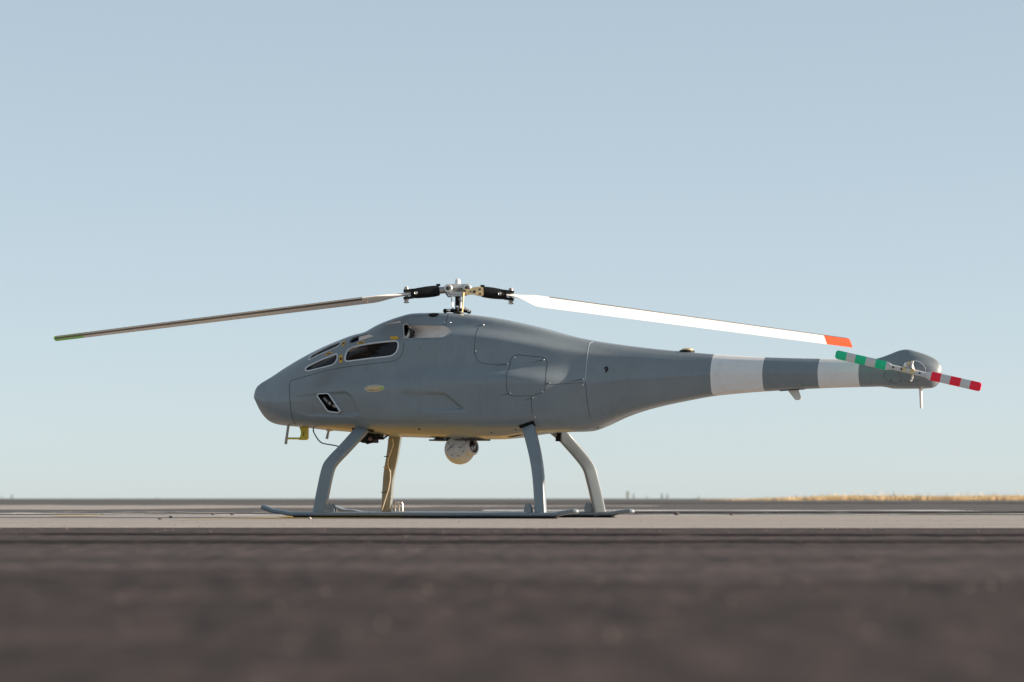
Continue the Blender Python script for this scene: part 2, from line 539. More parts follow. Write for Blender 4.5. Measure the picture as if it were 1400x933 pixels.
def zz(pts, ox, oy, k):
    return [(ox + a / k, oy + b / k) for a, b in pts]
xz = np.stack([grid[..., 0], grid[..., 2]], -1)
disp = np.zeros(grid.shape[:2])
def smst(t):
    t = np.clip(t, 0, 1); return t * t * (3 - 2 * t)
def recess(poly_px, depth, w, xl_px, xr_px, yref, both=True, edge_lr=1.0):
    poly = px_poly_xz(poly_px)
    XL = SF(xl_px, yref)[0].x; XR = SF(xr_px, yref)[0].x
    m = in_poly(xz, poly)
    d = poly_dist(xz, poly)
    ramp = np.clip((xz[..., 0] - XL) / (XR - XL), 0, 1)
    v = np.where(m, smst(d / w) * ramp * depth, 0.0)
    if not both:
        v = np.where(grid[..., 1] < 0, v, 0.0)
    # only the flank, not the crown or belly
    v = np.where(abs(grid[..., 1]) > 0.05, v, 0.0)
    disp[...] += v
    return m
# side scoop, nose duct round the quarter window, exhaust trough
recess([(540, 536), (606, 536.5), (612, 540), (638.5, 561.5), (575, 562.5)], 0.016, 0.014, 545, 632, 550)
recess([(392, 541), (440, 536.5), (472, 534.5), (480, 540), (492, 566), (482, 570), (420, 570), (398, 562)], 0.013, 0.016, 395, 482, 552)
TROUGH = [(552.5, 447), (556, 443.8), (600, 444.6), (610, 446), (616, 450), (615.5, 454), (611, 459), (604, 462.4), (553, 463.2)]
mtr = recess(TROUGH, 0.060, 0.010, 616, 549, 453, both=False)
grid2 = grid - nrm * disp[..., None]
nrm2 = grid_normals(grid2)

# openings in the skin (near side), traced on the flank
W_BIG = zz([(620, 412), (623, 350), (640, 290), (690, 243), (800, 212), (960, 182), (1150, 160), (1290, 152), (1306, 170), (1300, 240), (1285, 290), (1240, 335), (1190, 350), (900, 381), (640, 416)], 405, 450, 9.333)
W_LOW = zz([(110, 512), (140, 480), (300, 402), (480, 327), (515, 315), (528, 330), (525, 380), (500, 430), (460, 462), (300, 502), (150, 538), (116, 532)], 405, 450, 9.333)
W_TOP = zz([(153, 405), (165, 370), (200, 328), (300, 274), (440, 204), (575, 158), (577, 172), (548, 212), (500, 242), (380, 292), (250, 350)], 405, 450, 9.333)
W_PAR = zz([(478, 88), (495, 72), (600, 66), (612, 74), (738, 268), (722, 285), (612, 270), (596, 262)], 375, 530, 8.235)
INTAKE = zz([(672, 178), (690, 140), (740, 105), (830, 80), (925, 56), (932, 66), (800, 100), (798, 150), (720, 180)], 405, 450, 9.333)
EXH = [(551.5, 444), (557, 443), (560, 448), (559, 456), (556, 461), (552.5, 463)]
TOPV = [(585.5, 427.0), (600.0, 427.0), (598, 431.0), (594, 432.6), (590.5, 432.4), (587, 430.5)]
fc = (grid2[:-1] + grid2[1:]) / 2
fc = (fc + np.roll(fc, -1, 1)) / 2
fn = nrm2[:-1]
pc = PROJ(fc)
view = fc - CAML
facing = (fn * view).sum(-1) < 0.02 * np.linalg.norm(view, axis=-1)
facing &= fc[..., 1] < 0.03
hole = np.zeros(pc.shape[:2], bool)
for poly in (W_BIG, W_LOW, W_TOP, W_PAR, INTAKE, EXH):
    hole |= in_poly(pc, poly) & facing
heat_mask = np.zeros_like(hole)
heat_mask |= in_poly(pc, TROUGH) & facing & ~hole
vall = grid2.reshape(-1, 3); nall = nrm2.reshape(-1, 3)

def skin(name, i0, i1, m, parent, heat=False):
    F = grid_faces(i0, i1)
    h = hole[i0:i1].reshape(-1)
    hm = heat_mask[i0:i1].reshape(-1)[~h]
    F = F[~h] - i0 * NR
    V = vall[i0 * NR:(i1 + 1) * NR]
    me = bpy.data.meshes.new(name)
    me.vertices.add(len(V)); me.vertices.foreach_set('co', V.astype(np.float32).ravel())
    me.loops.add(F.size); me.loops.foreach_set('vertex_index', F.astype(np.int32).ravel())
    me.polygons.add(len(F)); me.polygons.foreach_set('loop_start', np.arange(0, F.size, 4, dtype=np.int32))
    me.materials.append(M[m])
    if heat:
        me.materials.append(M['heat'])
        me.polygons.foreach_set('material_index', hm.astype(np.int32))
    me.update(calc_edges=True)
    me.shade_smooth()
    me.normals_split_custom_set_from_vertices([tuple(n) for n in nall[i0 * NR:(i1 + 1) * NR]])
    o = bpy.data.objects.new(name, me); COL.objects.link(o); o.parent = parent
    return o
nose = skin('nose_cone', 0, CI['nose'], 'paint', heli)
body = skin('fuselage', CI['nose'], CI['boom'], 'paint', heli, heat=True)
boom = skin('tail_boom', CI['boom'], CI['b1'], 'paint', heli)
band1 = skin('pale_band', CI['b1'], CI['b2'], 'white_band', boom)
mid = skin('boom_section', CI['b2'], CI['b3'], 'paint', boom)
band2 = skin('pale_band', CI['b3'], CI['b4'], 'white_band', boom)
pod = skin('tail_pod', CI['b4'], NS - 1, 'paint', heli)

# ------------------------------------------------------------------ skin details
def surf_line(pts, n=6, off=0.0008, closed=False, catmull=True):
    P = list(pts) + ([pts[0]] if closed else [])
    Q = interp_path(P, n) if catmull else interp_path(P, n)
    out = [SF(float(q[0]), float(q[1]), off) for q in Q]
    return out
def ribbon(line, w):
    mb = MB(); vs = []; fs = []
    n = len(line)
    for i, (p, nn) in enumerate(line):
        t = (line[min(i + 1, n - 1)][0] - line[max(i - 1, 0)][0])
        if t.length < 1e-7: t = Vector((1, 0, 0))
        t.normalize()
        b = t.cross(nn).normalized()
        wi = w[i] if hasattr(w, '__len__') else w
        vs += [p + b * wi / 2 - nn * 0.002, p + b * wi / 2, p - b * wi / 2, p - b * wi / 2 - nn * 0.002]
    for i in range(n - 1):
        for k in range(3):
            fs.append((i * 4 + k, i * 4 + k + 1, i * 4 + 4 + k + 1, i * 4 + 4 + k))
    mb.add(vs, fs)
    return mb
Z3 = lambda pts: zz(pts, 540, 420, 4.664)
Z1 = lambda pts: zz(pts, 330, 420, 4.665)
seams = [
    (Z3([(536, 128), (520, 165), (512, 200), (507, 260), (510, 300), (530, 342), (570, 360), (640, 365), (715, 364)]), .0022, False, body),
    (Z3([(735, 350), (750, 318), (780, 306), (860, 312), (935, 320), (962, 336), (972, 370), (964, 420), (958, 500), (950, 535), (925, 550), (872, 564), (800, 567), (745, 565), (716, 540), (710, 480), (712, 440), (722, 405), (733, 375)]), .0024, True, body),
    (Z3([(992, 494), (1090, 489), (1200, 482)]), .0022, False, body),
    (Z3([(868, 566), (871, 620), (876, 690)]), .0026, False, body),
    (Z1([(315, 470), (306, 505), (308, 560), (312, 620), (322, 690), (345, 752)]), .0032, False, nose),
    (Z1([(318, 468), (420, 440), (560, 402), (700, 378), (850, 360), (960, 346), (1005, 325), (1030, 285), (1036, 230)]), .0024, False, body),
    (zz([(612, 436), (600, 480), (582, 545)], 530, 370, 7.37), .0024, False, body),
]
for pts, w, cl, par in seams:
    ribbon(surf_line(pts, 8, 0.0007, cl), w).build('panel_seam', 'seam', par, smooth=False)
# boom joint: its lit upper edge painted pale, the lower run dark
ribbon(surf_line(Z3([(1262, 222), (1240, 238), (1228, 300), (1220, 380), (1214, 470)]), 8, 0.0009), .0017).build('joint_lit_edge_and_seam', 'frame', boom, smooth=False)
ribbon(surf_line(Z3([(1214, 475), (1222, 560), (1232, 640), (1245, 712)]), 8, 0.0009), .0020).build('joint_lit_edge_and_seam', 'seam', boom, smooth=False)

screw_px = Z3([(318, 100), (352, 100), (563, 113), (518, 281), (719, 362), (766, 321), (949, 337), (987, 486), (941, 540), (737, 550), (881, 579), (1202, 460), (1198, 497), (893, 703)])
streak = [None, None, (-9, 1), None, (-16, 3), None, (-18, 4), (-9, 2), None, (-16, 4), (-14, 4), (-26, 5), None, None]
me_screw = None
for (px, py), stv in zip(screw_px, streak):
    p, n = SF(px, py)
    if me_screw is None:
        mb = MB(); mb.lathe((0, 0, -0.002), (0, 0, 1), [(0, .0056), (.0035, .0056), (.0052, .0042), (.0056, .0015)], 12)
        o = mb.build('screw', 'steel', body); me_screw = o.data
    else:
        o = bpy.data.objects.new('screw', me_screw); COL.objects.link(o); o.parent = body
    o.matrix_local = Matrix.Translation(p) @ n.to_track_quat('Z', 'Y').to_matrix().to_4x4()
    if stv:
        ln = surf_line([(px, py), (px + stv[0] * .5, py + stv[1] * .5), (px + stv[0], py + stv[1])], 6, 0.0004)
        ws = list(np.linspace(.0075, .0005, len(ln)))
        ribbon(ln, ws).build('screw_dimple', 'dirt', body, smooth=False)  # dimple drawn in colour only, as a tapered dark grey ribbon

# windows: raised frame, recessed pane
def resample_closed(poly, n):
    P = np.array(poly + [poly[0]], float)
    d = np.concatenate([[0], np.cumsum(np.linalg.norm(np.diff(P, axis=0), axis=1))])
    q = np.linspace(0, d[-1], n, endpoint=False)
    A = np.stack([np.interp(q, d, P[:, 0]), np.interp(q, d, P[:, 1])], -1)
    for _ in range(2):
        A = (np.roll(A, 1, 0) + 2 * A + np.roll(A, -1, 0)) / 4
    return A
def window(poly, name, w=0.009, pane=True, par=body, fm='frame', rise=0.003):
    A = resample_closed(poly, 72)
    L = [SF(float(a[0]), float(a[1])) for a in A]
    n = len(L); mb = MB(); vs = []; fs = []
    for i in range(n):
        p, nn = L[i]
        t = (L[(i + 1) % n][0] - L[i - 1][0]).normalized()
        b = t.cross(nn).normalized()
        for a, h in ((-.5, -.012), (-.5, rise * .6), (-.3, rise), (.3, rise), (.5, rise * .6), (.5, -.004)):
            vs.append(p + b * w * a + nn * h)
    for i in range(n):
        for k in range(5):
            j = (i + 1) % n
            fs.append((i * 6 + k, i * 6 + k + 1, j * 6 + k + 1, j * 6 + k))
    mb.add(vs, fs)
    fr = mb.build(name, fm, par)
    if pane:
        c = sum((p for p, _ in L), Vector()) / n
        nn = sum((q for _, q in L), Vector()).normalized()
        ring = [p - q * 0.007 for p, q in L]
        mb = MB()
        vs = ring + [c + (p - c) * .5 for p in ring] + [c - nn * .007]
        f2 = []
        for i in range(n):
            j = (i + 1) % n
            f2 += [(i, j, n + j, n + i), (n + i, n + j, 2 * n)]
        if (ring[n // 3] - ring[0]).cross(ring[2 * n // 3] - ring[0]).dot(nn) < 0:
            f2 = [f[::-1] for f in f2]
        mb.add(vs, f2)
        mb.build('window_pane', 'glass', fr)
    return fr
window(W_BIG, 'window_frame', .0070)
window(W_LOW, 'window_frame', .0070)
window(W_TOP, 'window_frame', .0055)
window(W_PAR, 'window_frame', .0052, pane=False)
window(INTAKE, 'intake_rim', .004, pane=False, fm='paint', rise=.002)
ribbon(surf_line(TROUGH[1:], 8, .0012), .0075).build('trough_lip', 'paint', body, smooth=False)
window(EXH, 'exhaust_rim', .0028, pane=False, fm='antenna')

def patch(corners, m, name, par, off=0.0012, n=6, sub=None):
    """thin sheet following the skin between four photo corners"""
    (ax, ay), (bx, by), (cx, cy), (dx, dy) = corners
    mb = MB(); vs = []; fs = []
    for i in range(n + 1):
        u = i / n
        for j in range(n + 1):
            v = j / n
            x = (ax * (1 - u) + bx * u) * (1 - v) + (dx * (1 - u) + cx * u) * v
            y = (ay * (1 - u) + by * u) * (1 - v) + (dy * (1 - u) + cy * u) * v
            vs.append(SF(x, y, off)[0])
    for i in range(n):
        for j in range(n):
            a = i * (n + 1) + j
            fs.append((a, a + n + 1, a + n + 2, a + 1))
    mb.add(vs, fs)
    return mb.build(name, m, par)
labels = [
    [(365, 322), (455, 287), (460, 308), (370, 343)], [(598, 158), (632, 150), (615, 215), (582, 222)],
    [(775, 180), (870, 152), (873, 178), (780, 205)], [(553, 335), (592, 330), (588, 430), (550, 432)],
    [(1203, 95), (1302, 92), (1302, 134), (1205, 138)],
]
for q in labels:
    c = zz(q, 405, 450, 9.333)
    lb = patch(c, 'label', 'caution_label', body, .0012, 4)
    cx = sum(a for a, _ in c) / 4; cy = sum(b for _, b in c) / 4
    inner = [(cx + (a - cx) * .55 , cy + (b - cy) * .32) for a, b in c]
    if q[0][0] != 1203:
        patch(inner, 'ink', 'label_print', lb, .0020, 3)
# pale intake ramp behind the small intake, and sunlight painted pale ahead of the exhaust
patch(zz([(800, 105), (935, 70), (990, 95), (800, 155)], 405, 450, 9.333), 'heat', 'intake_ramp', body, .0010, 5)
patch(zz([(230, 122), (415, 80), (420, 100), (330, 112)], 500, 430, 8.75), 'heat', 'sun_edge_paint', body, .0010, 5)
# crown vent: dark scoop opening
p, n = SF(593, 430.2)
mb = MB()
for k in range(1):
    vs = []; fs = []
    ax1 = Vector((1, 0, 0)); ax1 = (ax1 - n * ax1.dot(n)).normalized(); ax2 = n.cross(ax1)
    for i in range(24):
        a = 2 * math.pi * i / 24
        q = BV.find_nearest(p + ax1 * .030 * math.cos(a) + ax2 * .022 * math.sin(a))
        vs.append(q[0] + n * .0015)
    vs.append(p + n * .0018)
    mb.add(vs, [(i, (i + 1) % 24, 24) for i in range(24)])
mb.build('crown_vent', 'ink', body)

# position light on the flank
p, n = SF(512, 531.3)
ax1 = Vector((1, 0, 0)); ax1 = (ax1 - n * ax1.dot(n)).normalized(); ax2 = n.cross(ax1)
def ellipsoid(c, a, b, h, mname, name, par, x0=-1, x1=1):
    mb = MB(); vs = []; fs = []
    nu, nv = 26, 8
    for i in range(nu + 1):
        u = x0 + (x1 - x0) * i / nu
        wv = math.sqrt(max(0, 1 - u * u))
        for j in range(nv + 1):
            t = math.pi * j / nv
            vs.append(c + ax1 * a * u + ax2 * b * wv * math.cos(t) + n * (h * wv * math.sin(t) - .001))
    for i in range(nu):
        for j in range(nv):
            q = i * (nv + 1) + j
            fs.append((q, q + 1, q + nv + 2, q + nv + 1))
    mb.add(vs, fs)
    return mb.build(name, mname, par)
pl = ellipsoid(p, .060, .0165, .016, 'lens_amber', 'position_light', body, -1, .76)
ellipsoid(p, .060, .0165, .016, 'lens_green', 'green_lens', pl, .76, 1)
mb = MB()
ring = [p + ax1 * .062 * math.cos(a) + ax2 * .018 * math.sin(a) + n * .001 for a in np.linspace(0, 2 * math.pi, 40)]
mb.tube(ring, .0018, 6); mb.build('light_bezel', 'antenna', pl)

# number on the boom
def skin_text(txt, px, py, h_px, m, name, par, flatten=True):
    cu = bpy.data.curves.new(name, 'FONT'); cu.body = txt; cu.size = 1.0
    cu.align_x = 'CENTER'; cu.align_y = 'CENTER'; cu.resolution_u = 6; cu.offset = 0.03
    tmp = bpy.data.objects.new('tmp', cu); COL.objects.link(tmp)
    bpy.context.view_layer.update()
    me = bpy.data.meshes.new_from_object(tmp.evaluated_get(bpy.context.evaluated_depsgraph_get()))
    bpy.data.objects.remove(tmp)
    bpy.data.curves.remove(cu)
    k = h_px / 0.70
    for v in me.vertices:
        q, nn = SF(px + v.co.x * k, py - v.co.y * k, .0028)
        v.co = q
    me.name = name
    me.materials.clear(); me.materials.append(M[m])
    o = bpy.data.objects.new(name, me); COL.objects.link(o); o.parent = par
    return o
skin_text('9', 829, 506, 7.6, 'ink', 'number_nine', boom)

# satellite antenna puck on the boom, blade antenna below, rod below the pod
g = Vector(U(939, 481.5, 0))
mb = MB()
mb.lathe(g - Vector((0, 0, .006)), (0, 0, 1), [(0, .040), (.008, .041), (.013, .040), (.016, .036)], 28)
o = mb.build('satellite_antenna', 'black', boom)
mb = MB(); mb.lathe(g + Vector((0.004, 0, .0095)), (0, 0, 1), [(0, .034), (.004, .033), (.009, .024), (.011, .008)], 28)
mb.build('antenna_cap', 'gold', o)
b0 = [U(x, y, 0) for x, y in ((1076, 532.5), (1091.5, 532.5), (1095.5, 545), (1093.5, 547), (1087.5, 547.2))]
mb = MB()
vs = [Vector(q) + Vector((0, -.004, 0)) for q in b0] + [Vector(q) + Vector((0, .004, 0)) for q in b0]
mb.add(vs, [(0, 1, 2, 3, 4), (9, 8, 7, 6, 5)] + [(i, (i + 1) % 5, 5 + (i + 1) % 5, 5 + i) for i in range(5)])
o = mb.build('blade_antenna', 'antenna', boom, smooth=False)
mb = MB(); q = Vector(U(1083, 533.4, 0)); mb.box(q, (.13, .03, .0035), Matrix.Rotation(R(-3.2), 3, 'Y')); mb.build('base_plate', 'seam', o)
a = Vector(U(1258.5, 528, 0)); b = Vector(U(1259.6, 558.5, 0))
mb = MB(); mb.tube([a, a * .9 + b * .1, b], [.011, .0085, .007], 14); mb.build('rod_antenna', 'white', pod)
mb = MB(); mb.lathe(Vector(U(1258.6, 530, 0)), (0, 0, -1), [(0, .02), (.006, .02), (.008, .012)], 16); mb.build('antenna_foot', 'antenna', pod)

# ------------------------------------------------------------------ inside: engine seen through the openings
mb = MB()
mb.tube([(-.60, .02, .83), (-.20, .02, .86)], .10, 20)
mb.box((-.45, .05, .74), (.5, .2, .12)); mb.box((-.25, .05, .92), (.2, .16, .10))
eng = mb.build('engine', 'engine', heli)
mb = MB(); q = Vector(U(492, 481, -.120)); mb.tube([q + Vector((-.05, 0, 0)), q + Vector((.06, 0, .01))], .032, 18); mb.build('engine_cylinder', 'brown_pipe', eng)
q = Vector(U(450, 492, -.125))
mb = MB(); mb.tube([q + Vector((-.10, .02, -.04)), q + Vector((0, 0, .0)), q + Vector((.05, 0, .03))], .014, 10); mb.build('coolant_pipe', 'engine_metal', eng)
q = Vector(U(450, 552, -.15))
mb = MB(); mb.tube([q + Vector((-.03, 0, .03)), q, q + Vector((.04, .01, -.02))], .016, 10); mb.sphere(q + Vector((.012, -.012, .0)), .018, 12, 8); mb.build('coolant_pipe', 'engine_metal', eng)
p, n = SF(557, 453)
mb = MB(); mb.tube([p - n * .10 + Vector((-.05, 0, 0)), p - n * .035, p - n * .012 + Vector((.02, 0, .004))], .020, 16, cap=False); mb.build('exhaust_pipe', 'brown_pipe', eng)
mb = MB(); q = p - n * .012 + Vector((.018, 0, .012))
for k in range(4): mb.sphere(q + Vector((-.008 + .007 * k, -.006, .014 - .012 * k)), .009, 8, 6)
mb.build('exhaust_clamp', 'engine', eng)

# ------------------------------------------------------------------ landing gear
SKY_ = 0.45
def leg(cpx, ys, W, T, wdir, name='skid_leg'):
    pts = [U(px, py, y) for (px, py), y in zip(cpx, ys)]
    P = interp_path(pts, 6)
    Ws = list(np.interp(np.linspace(0, 1, len(P)), np.linspace(0, 1, len(W)), W))
    Ts = list(np.interp(np.linspace(0, 1, len(P)), np.linspace(0, 1, len(T)), T))
    mb = MB(); mb.sweep(P, wdir, Ws, Ts, 32, 5.0)
    return mb.build(name, 'paint', heli, angle=60)
def wd(b, side):       # side -1 near, 1 far
    return Vector((math.cos(b), math.sin(b) * side, 0))
nf = leg([(506, 577), (495, 588), (472, 613), (455, 631), (448.5, 643), (442, 672), (436, 704)], [-.13, -.180, -.30, -.375, -.40, -.43, -.45], [.075, .078, .074, .072, .072, .072, .072], [.034], wd(R(-4), -1))
ff = leg([(543, 585), (540.5, 598), (537, 622), (533, 643), (531, 660), (528, 704)], [.23, .25, .31, .37, .40, .45], [.074, .072, .066, .062, .058], [.034], wd(R(-4), 1))
nr = leg([(716.5, 568), (721.5, 581), (728, 605), (733, 628), (736.5, 655), (739.5, 704)], [-.20, -.225, -.29, -.35, -.40, -.45], [.072, .070, .068, .066, .064], [.032], wd(R(16), -1))
fr_ = leg([(753, 583), (763.5, 591), (775, 602), (801.5, 634), (810, 657), (820.5, 704)], [.20, .225, .26, .38, .41, .45], [.072, .070, .068, .068, .068], [.034], wd(R(34), 1))
# black gaiters where the legs enter the belly
patch([(481.5, 585.2), (511, 587.6), (511, 590.5), (481.5, 588.2)], 'ink', 'leg_gaiter', nf, .0025)
patch([(709, 581.5), (729.5, 575), (732, 582.5), (711, 585.5)], 'ink', 'leg_gaiter', nr, .0025)
mb = MB(); mb.box(U(766, 597, .235), (.03, .06, .055), Matrix.Rotation(R(4), 3, 'Y')); mb.build('leg_gaiter', 'black', fr_)

def skid(y, px_tip, px_tail, name='skid'):
    tip = U(px_tip[0], px_tip[1], y); tail = U(px_tail[0], px_tail[1], y)
    xa, xb = tip[0], tail[0]
    zc = 0.021
    P = [(xa, y, tip[2]), (xa + .06, y, tip[2] - .020), (xa + .115, y, zc + .010), (xa + .165, y, zc + .001), (xa + .22, y, zc)]
    P += [(x, y, zc) for x in np.linspace(xa + .3, xb - .16, 12)]
    P += [(xb - .105, y, zc + .001), (xb - .075, y, zc + .008), (xb, y, tail[2])]
    Q = interp_path(P, 4)
    mb = MB(); mb.sweep(Q, Vector((0, 1, 0)), [.060] * len(Q), [.024] * len(Q), 20, 3.0)
    s = mb.build(name, 'paint', heli, angle=60)
    mb = MB()
    mb.box(((xa + .19 + xb - .11) / 2, y, .0048), ((xb - .11) - (xa + .19), .05, .0086))  # black rubber shoe, also standing in for the shadow line under the skid
    mb.build('shoe_shadow_strip', 'black', s)
    return s
sk_n = skid(-SKY_, (360, 693.5), (787, 699.0))
sk_f = skid(SKY_, (459, 694), (864, 699.0))
# rear tip caps
for s, (px, py), y in ((sk_n, (786, 699.3), -SKY_), (sk_f, (862.5, 699.3), SKY_)):
    mb = MB(); mb.sphere(U(px, py, y), .0185, 16, 10, (1.2, 1.5, .75)); mb.build('end_cap', 'paint', s)
# foot brackets
def bracket(px, y, s, w=.05, h=.055, m='paint'):
    c = Vector(U(px, 700, y)); c.z = .034
    mb = MB()
    prof = [(-w / 2, 0), (w / 2, 0), (w / 2, h * .35), (w * .15, h), (-w * .25, h), (-w / 2, h * .5)]
    for dy in (-.018, .014):
        vs = [c + Vector((a, dy, b)) for a, b in prof] + [c + Vector((a, dy + .005, b)) for a, b in prof]
        k = len(prof)
        mb.add(vs, [tuple(range(k)), tuple(range(2 * k - 1, k - 1, -1))] + [(i, i + k, (i + 1) % k + k, (i + 1) % k) for i in range(k)])
    o = mb.build('foot_bracket', m, s, smooth=False)
    mb = MB(); mb.tube([c + Vector((0, -.026, h * .55)), c + Vector((0, .026, h * .55))], .0042, 10); mb.build('bracket_bolt', 'grey_rod', s)
bracket(453, -SKY_, sk_n, .05, .042)
bracket(722.5, -SKY_, sk_n, .036, .045)
bracket(805, SKY_, sk_f, .04, .048)
# shackles on the far front foot
for px in (542.5, 548):
    c = Vector(U(px, 700, SKY_)); c.z = .034
    mb = MB(); mb.tube([c + Vector((-.011, 0, 0)), c + Vector((-.012, 0, .035)), c + Vector((-.004, 0, .05)), c + Vector((.006, 0, .048)), c + Vector((.011, 0, .032)), c + Vector((.011, 0, 0))], .0045, 8)
    mb.build('shackle', 'alu', sk_f)
# wire strapped to the far front leg
wp = zz([(985, 150), (990, 190), (972, 245), (955, 290), (952, 330), (968, 380), (968, 430), (955, 500), (935, 560), (912, 640)], 340, 570, 5.0)
yy_ = np.interp([p[1] for p in wp], [598, 622, 643, 660, 704], [.25, .31, .37, .40, .45])
mb = MB(); mb.tube([U(a, b, y - .030) for (a, b), y in zip(interp_path(wp, 1), yy_)], .0032, 8)
wire = mb.build('leg_wire', 'wire', ff)
for zx, zy, col in ((990, 158, 'label'), (965, 272, 'rope_dark'), (960, 345, 'label'), (945, 517, 'rope_dark')):
    px, py = 340 + zx / 5, 570 + zy / 5
    y = float(np.interp(py, [598, 622, 643, 660, 704], [.25, .31, .37, .40, .45]))
    c = Vector(U(px, py, y)); mb = MB()
    cc = [(c + Vector((.033 * math.cos(a), .020 * math.sin(a) , 0))) for a in np.linspace(0, 2 * math.pi, 20)]
    mb.tube(cc, .0028, 6); mb.build('cable_tie', col, ff)

# ------------------------------------------------------------------ under the belly
c = Vector(U(628.5, 614.5, 0))
rt = .083
mb = MB()
vs = []; fs = []
mb.lathe(c + Vector((0, 0, .052)), (0, 0, -1), [(d, math.sqrt(max(0, rt ** 2 - (d - .052) ** 2))) for d in np.linspace(0, .052 + rt - .0005, 26)], 44)
tur = mb.build('camera_turret', 'turret', heli, angle=70)
yv = Vector((XH[1], YH[1], 0)) * -1; xv = Vector((XH[0], YH[0], 0))   # towards the camera, to the right (local)
def sph(az, el):
    """direction on the turret: az 0 faces the viewer, + to the right"""
    return (yv * math.cos(az) * math.cos(el) + xv * math.sin(az) * math.cos(el) + Vector((0, 0, math.sin(el)))).normalized()
# side disc with screws and a scripted marking
d0 = sph(R(-14), R(6))
e1 = Vector((0, 0, 1)).cross(d0).normalized(); e2 = d0.cross(e1)
if e1.dot(xv) < 0: e1 = -e1
mb = MB(); mb.lathe(c + d0 * (rt - .016), d0, [(0, .062), (.0105, .060), (.0125, .057), (.0128, .001)], 40)
disc = mb.build('side_cover', 'turret', tur)
for k in range(8):
    a = 2 * math.pi * k / 8 + .3
    mb = MB(); mb.lathe(c + d0 * (rt - .0036) + e1 * .047 * math.cos(a) + e2 * .047 * math.sin(a), d0, [(0, .0032), (.0015, .0032), (.002, .001)], 8); mb.build('cover_screw', 'seam', disc)
def on_disc(a, b):
    return c + d0 * (rt - .0022) + e1 * a + e2 * b
mb = MB()
mb.tube([on_disc(a, b) for a, b in ((-.040, -.012), (-.034, .0), (-.026, .010), (-.016, .015), (-.008, .012))], .0013, 6)
mb.tube([on_disc(-.028 + .0035 * k, (.004 if k % 2 else -.002) + .001 * math.sin(k * 1.7)) for k in range(18)], .0013, 6)
mb.tube([on_disc(.033, .006), on_disc(.038, .009)], .0013, 6)
mb.build('script_marking', 'ink', disc)
# lens barrel facing right
d1 = sph(R(52), R(10))
mb = MB(); mb.lathe(c + d1 * (rt - .018), d1, [(0, .052), (.022, .050), (.030, .047), (.034, .043), (.034, .037), (.012, .035)], 40, False)
bar = mb.build('lens_barrel', 'turret', tur)
mb = MB(); mb.lathe(c + d1 * (rt - .0005), d1, [(0, .034), (.008, .033), (.013, .026), (.016, .012), (.0168, .001)], 32); mb.build('lens', 'lens', bar)
mb = MB(); mb.lathe(c + sph(R(66), R(-14)) * (rt - .001), sph(R(66), R(-12)), [(0, .013), (.008, .013), (.010, .008), (.0102, .001)], 20); mb.build('small_lens', 'steel', bar)
mb = MB(); q = Vector(U(628.5, 602, 0)); mb.box(q, (.300, .15, .008)); mb.box(q + Vector((0, 0, .012)), (.26, .10, .014))
mp = mb.build('mount_plate', 'engine', tur, smooth=False)
for k in range(5):
    mb = MB(); mb.lathe(q + Vector((-.12 + .06 * k, -.06, .004)), (0, 0, 1), [(0, .006), (.010, .006), (.011, .003)], 10); mb.build('mount_damper', 'alu', mp)

# nose probe with yellow guard
mb = MB(); mb.tube([U(394.5, 580, 0), U(392.6, 594, 0), U(390.6, 607.5, 0)], [.0075, .0075, .0085], 12); prob = mb.build('probe_rod', 'grey_rod', heli)
yb = zz([(290, 446), (378, 446), (378, 565), (372, 582), (358, 592), (290, 592), (284, 584), (284, 572), (300, 555), (308, 530), (308, 500), (302, 470)], 375, 530, 8.235)
v0 = [Vector(U(a, b, 0)) for a, b in yb]
mb = MB(); k = len(v0)
vs = [q + Vector((0, -.012, 0)) for q in v0] + [q + Vector((0, .012, 0)) for q in v0]
mb.add(vs, [tuple(range(k)), tuple(range(2 * k - 1, k - 1, -1))] + [(i, i + k, (i + 1) % k + k, (i + 1) % k) for i in range(k)])
gd = mb.build('yellow_guard', 'yellow', prob, smooth=False)
mb = MB(); mb.tube([U(375 + 128 / 8.235, 530 + 573 / 8.235, 0), U(375 + 292 / 8.235, 530 + 575 / 8.235, 0)], .0055, 10); mb.build('guard_pin', 'yellow', prob)
mb = MB(); mb.tube([U(375 + 334 / 8.235, 530 + 500 / 8.235, -.0125), U(375 + 326 / 8.235, 530 + 545 / 8.235, -.0125)], .0018, 6); mb.build('guard_mark', 'ink', prob)
mb = MB(); mb.tube([U(450, 586, 0), U(448.6, 592, 0), U(446.8, 600.3, 0)], [.0065, .0065, .0085], 12); o = mb.build('probe_rod', 'grey_rod', heli)
mb = MB(); mb.lathe(Vector(U(450.5, 588.5, 0)), (0, 0, -1), [(0, .020), (.004, .019), (.006, .010)], 18); mb.build('probe_foot', 'antenna', o)
cp = zz([(440, 462), (440, 490), (452, 520), (475, 560), (505, 600), (540, 626), (600, 640), (665, 650), (725, 664)], 375, 530, 8.235)
mb = MB(); mb.tube([U(float(a), float(b), -.05 - .25 * i / 32) for i, (a, b) in enumerate(interp_path(cp, 4))], .0036, 8); mb.build('cable', 'rope_dark', heli)
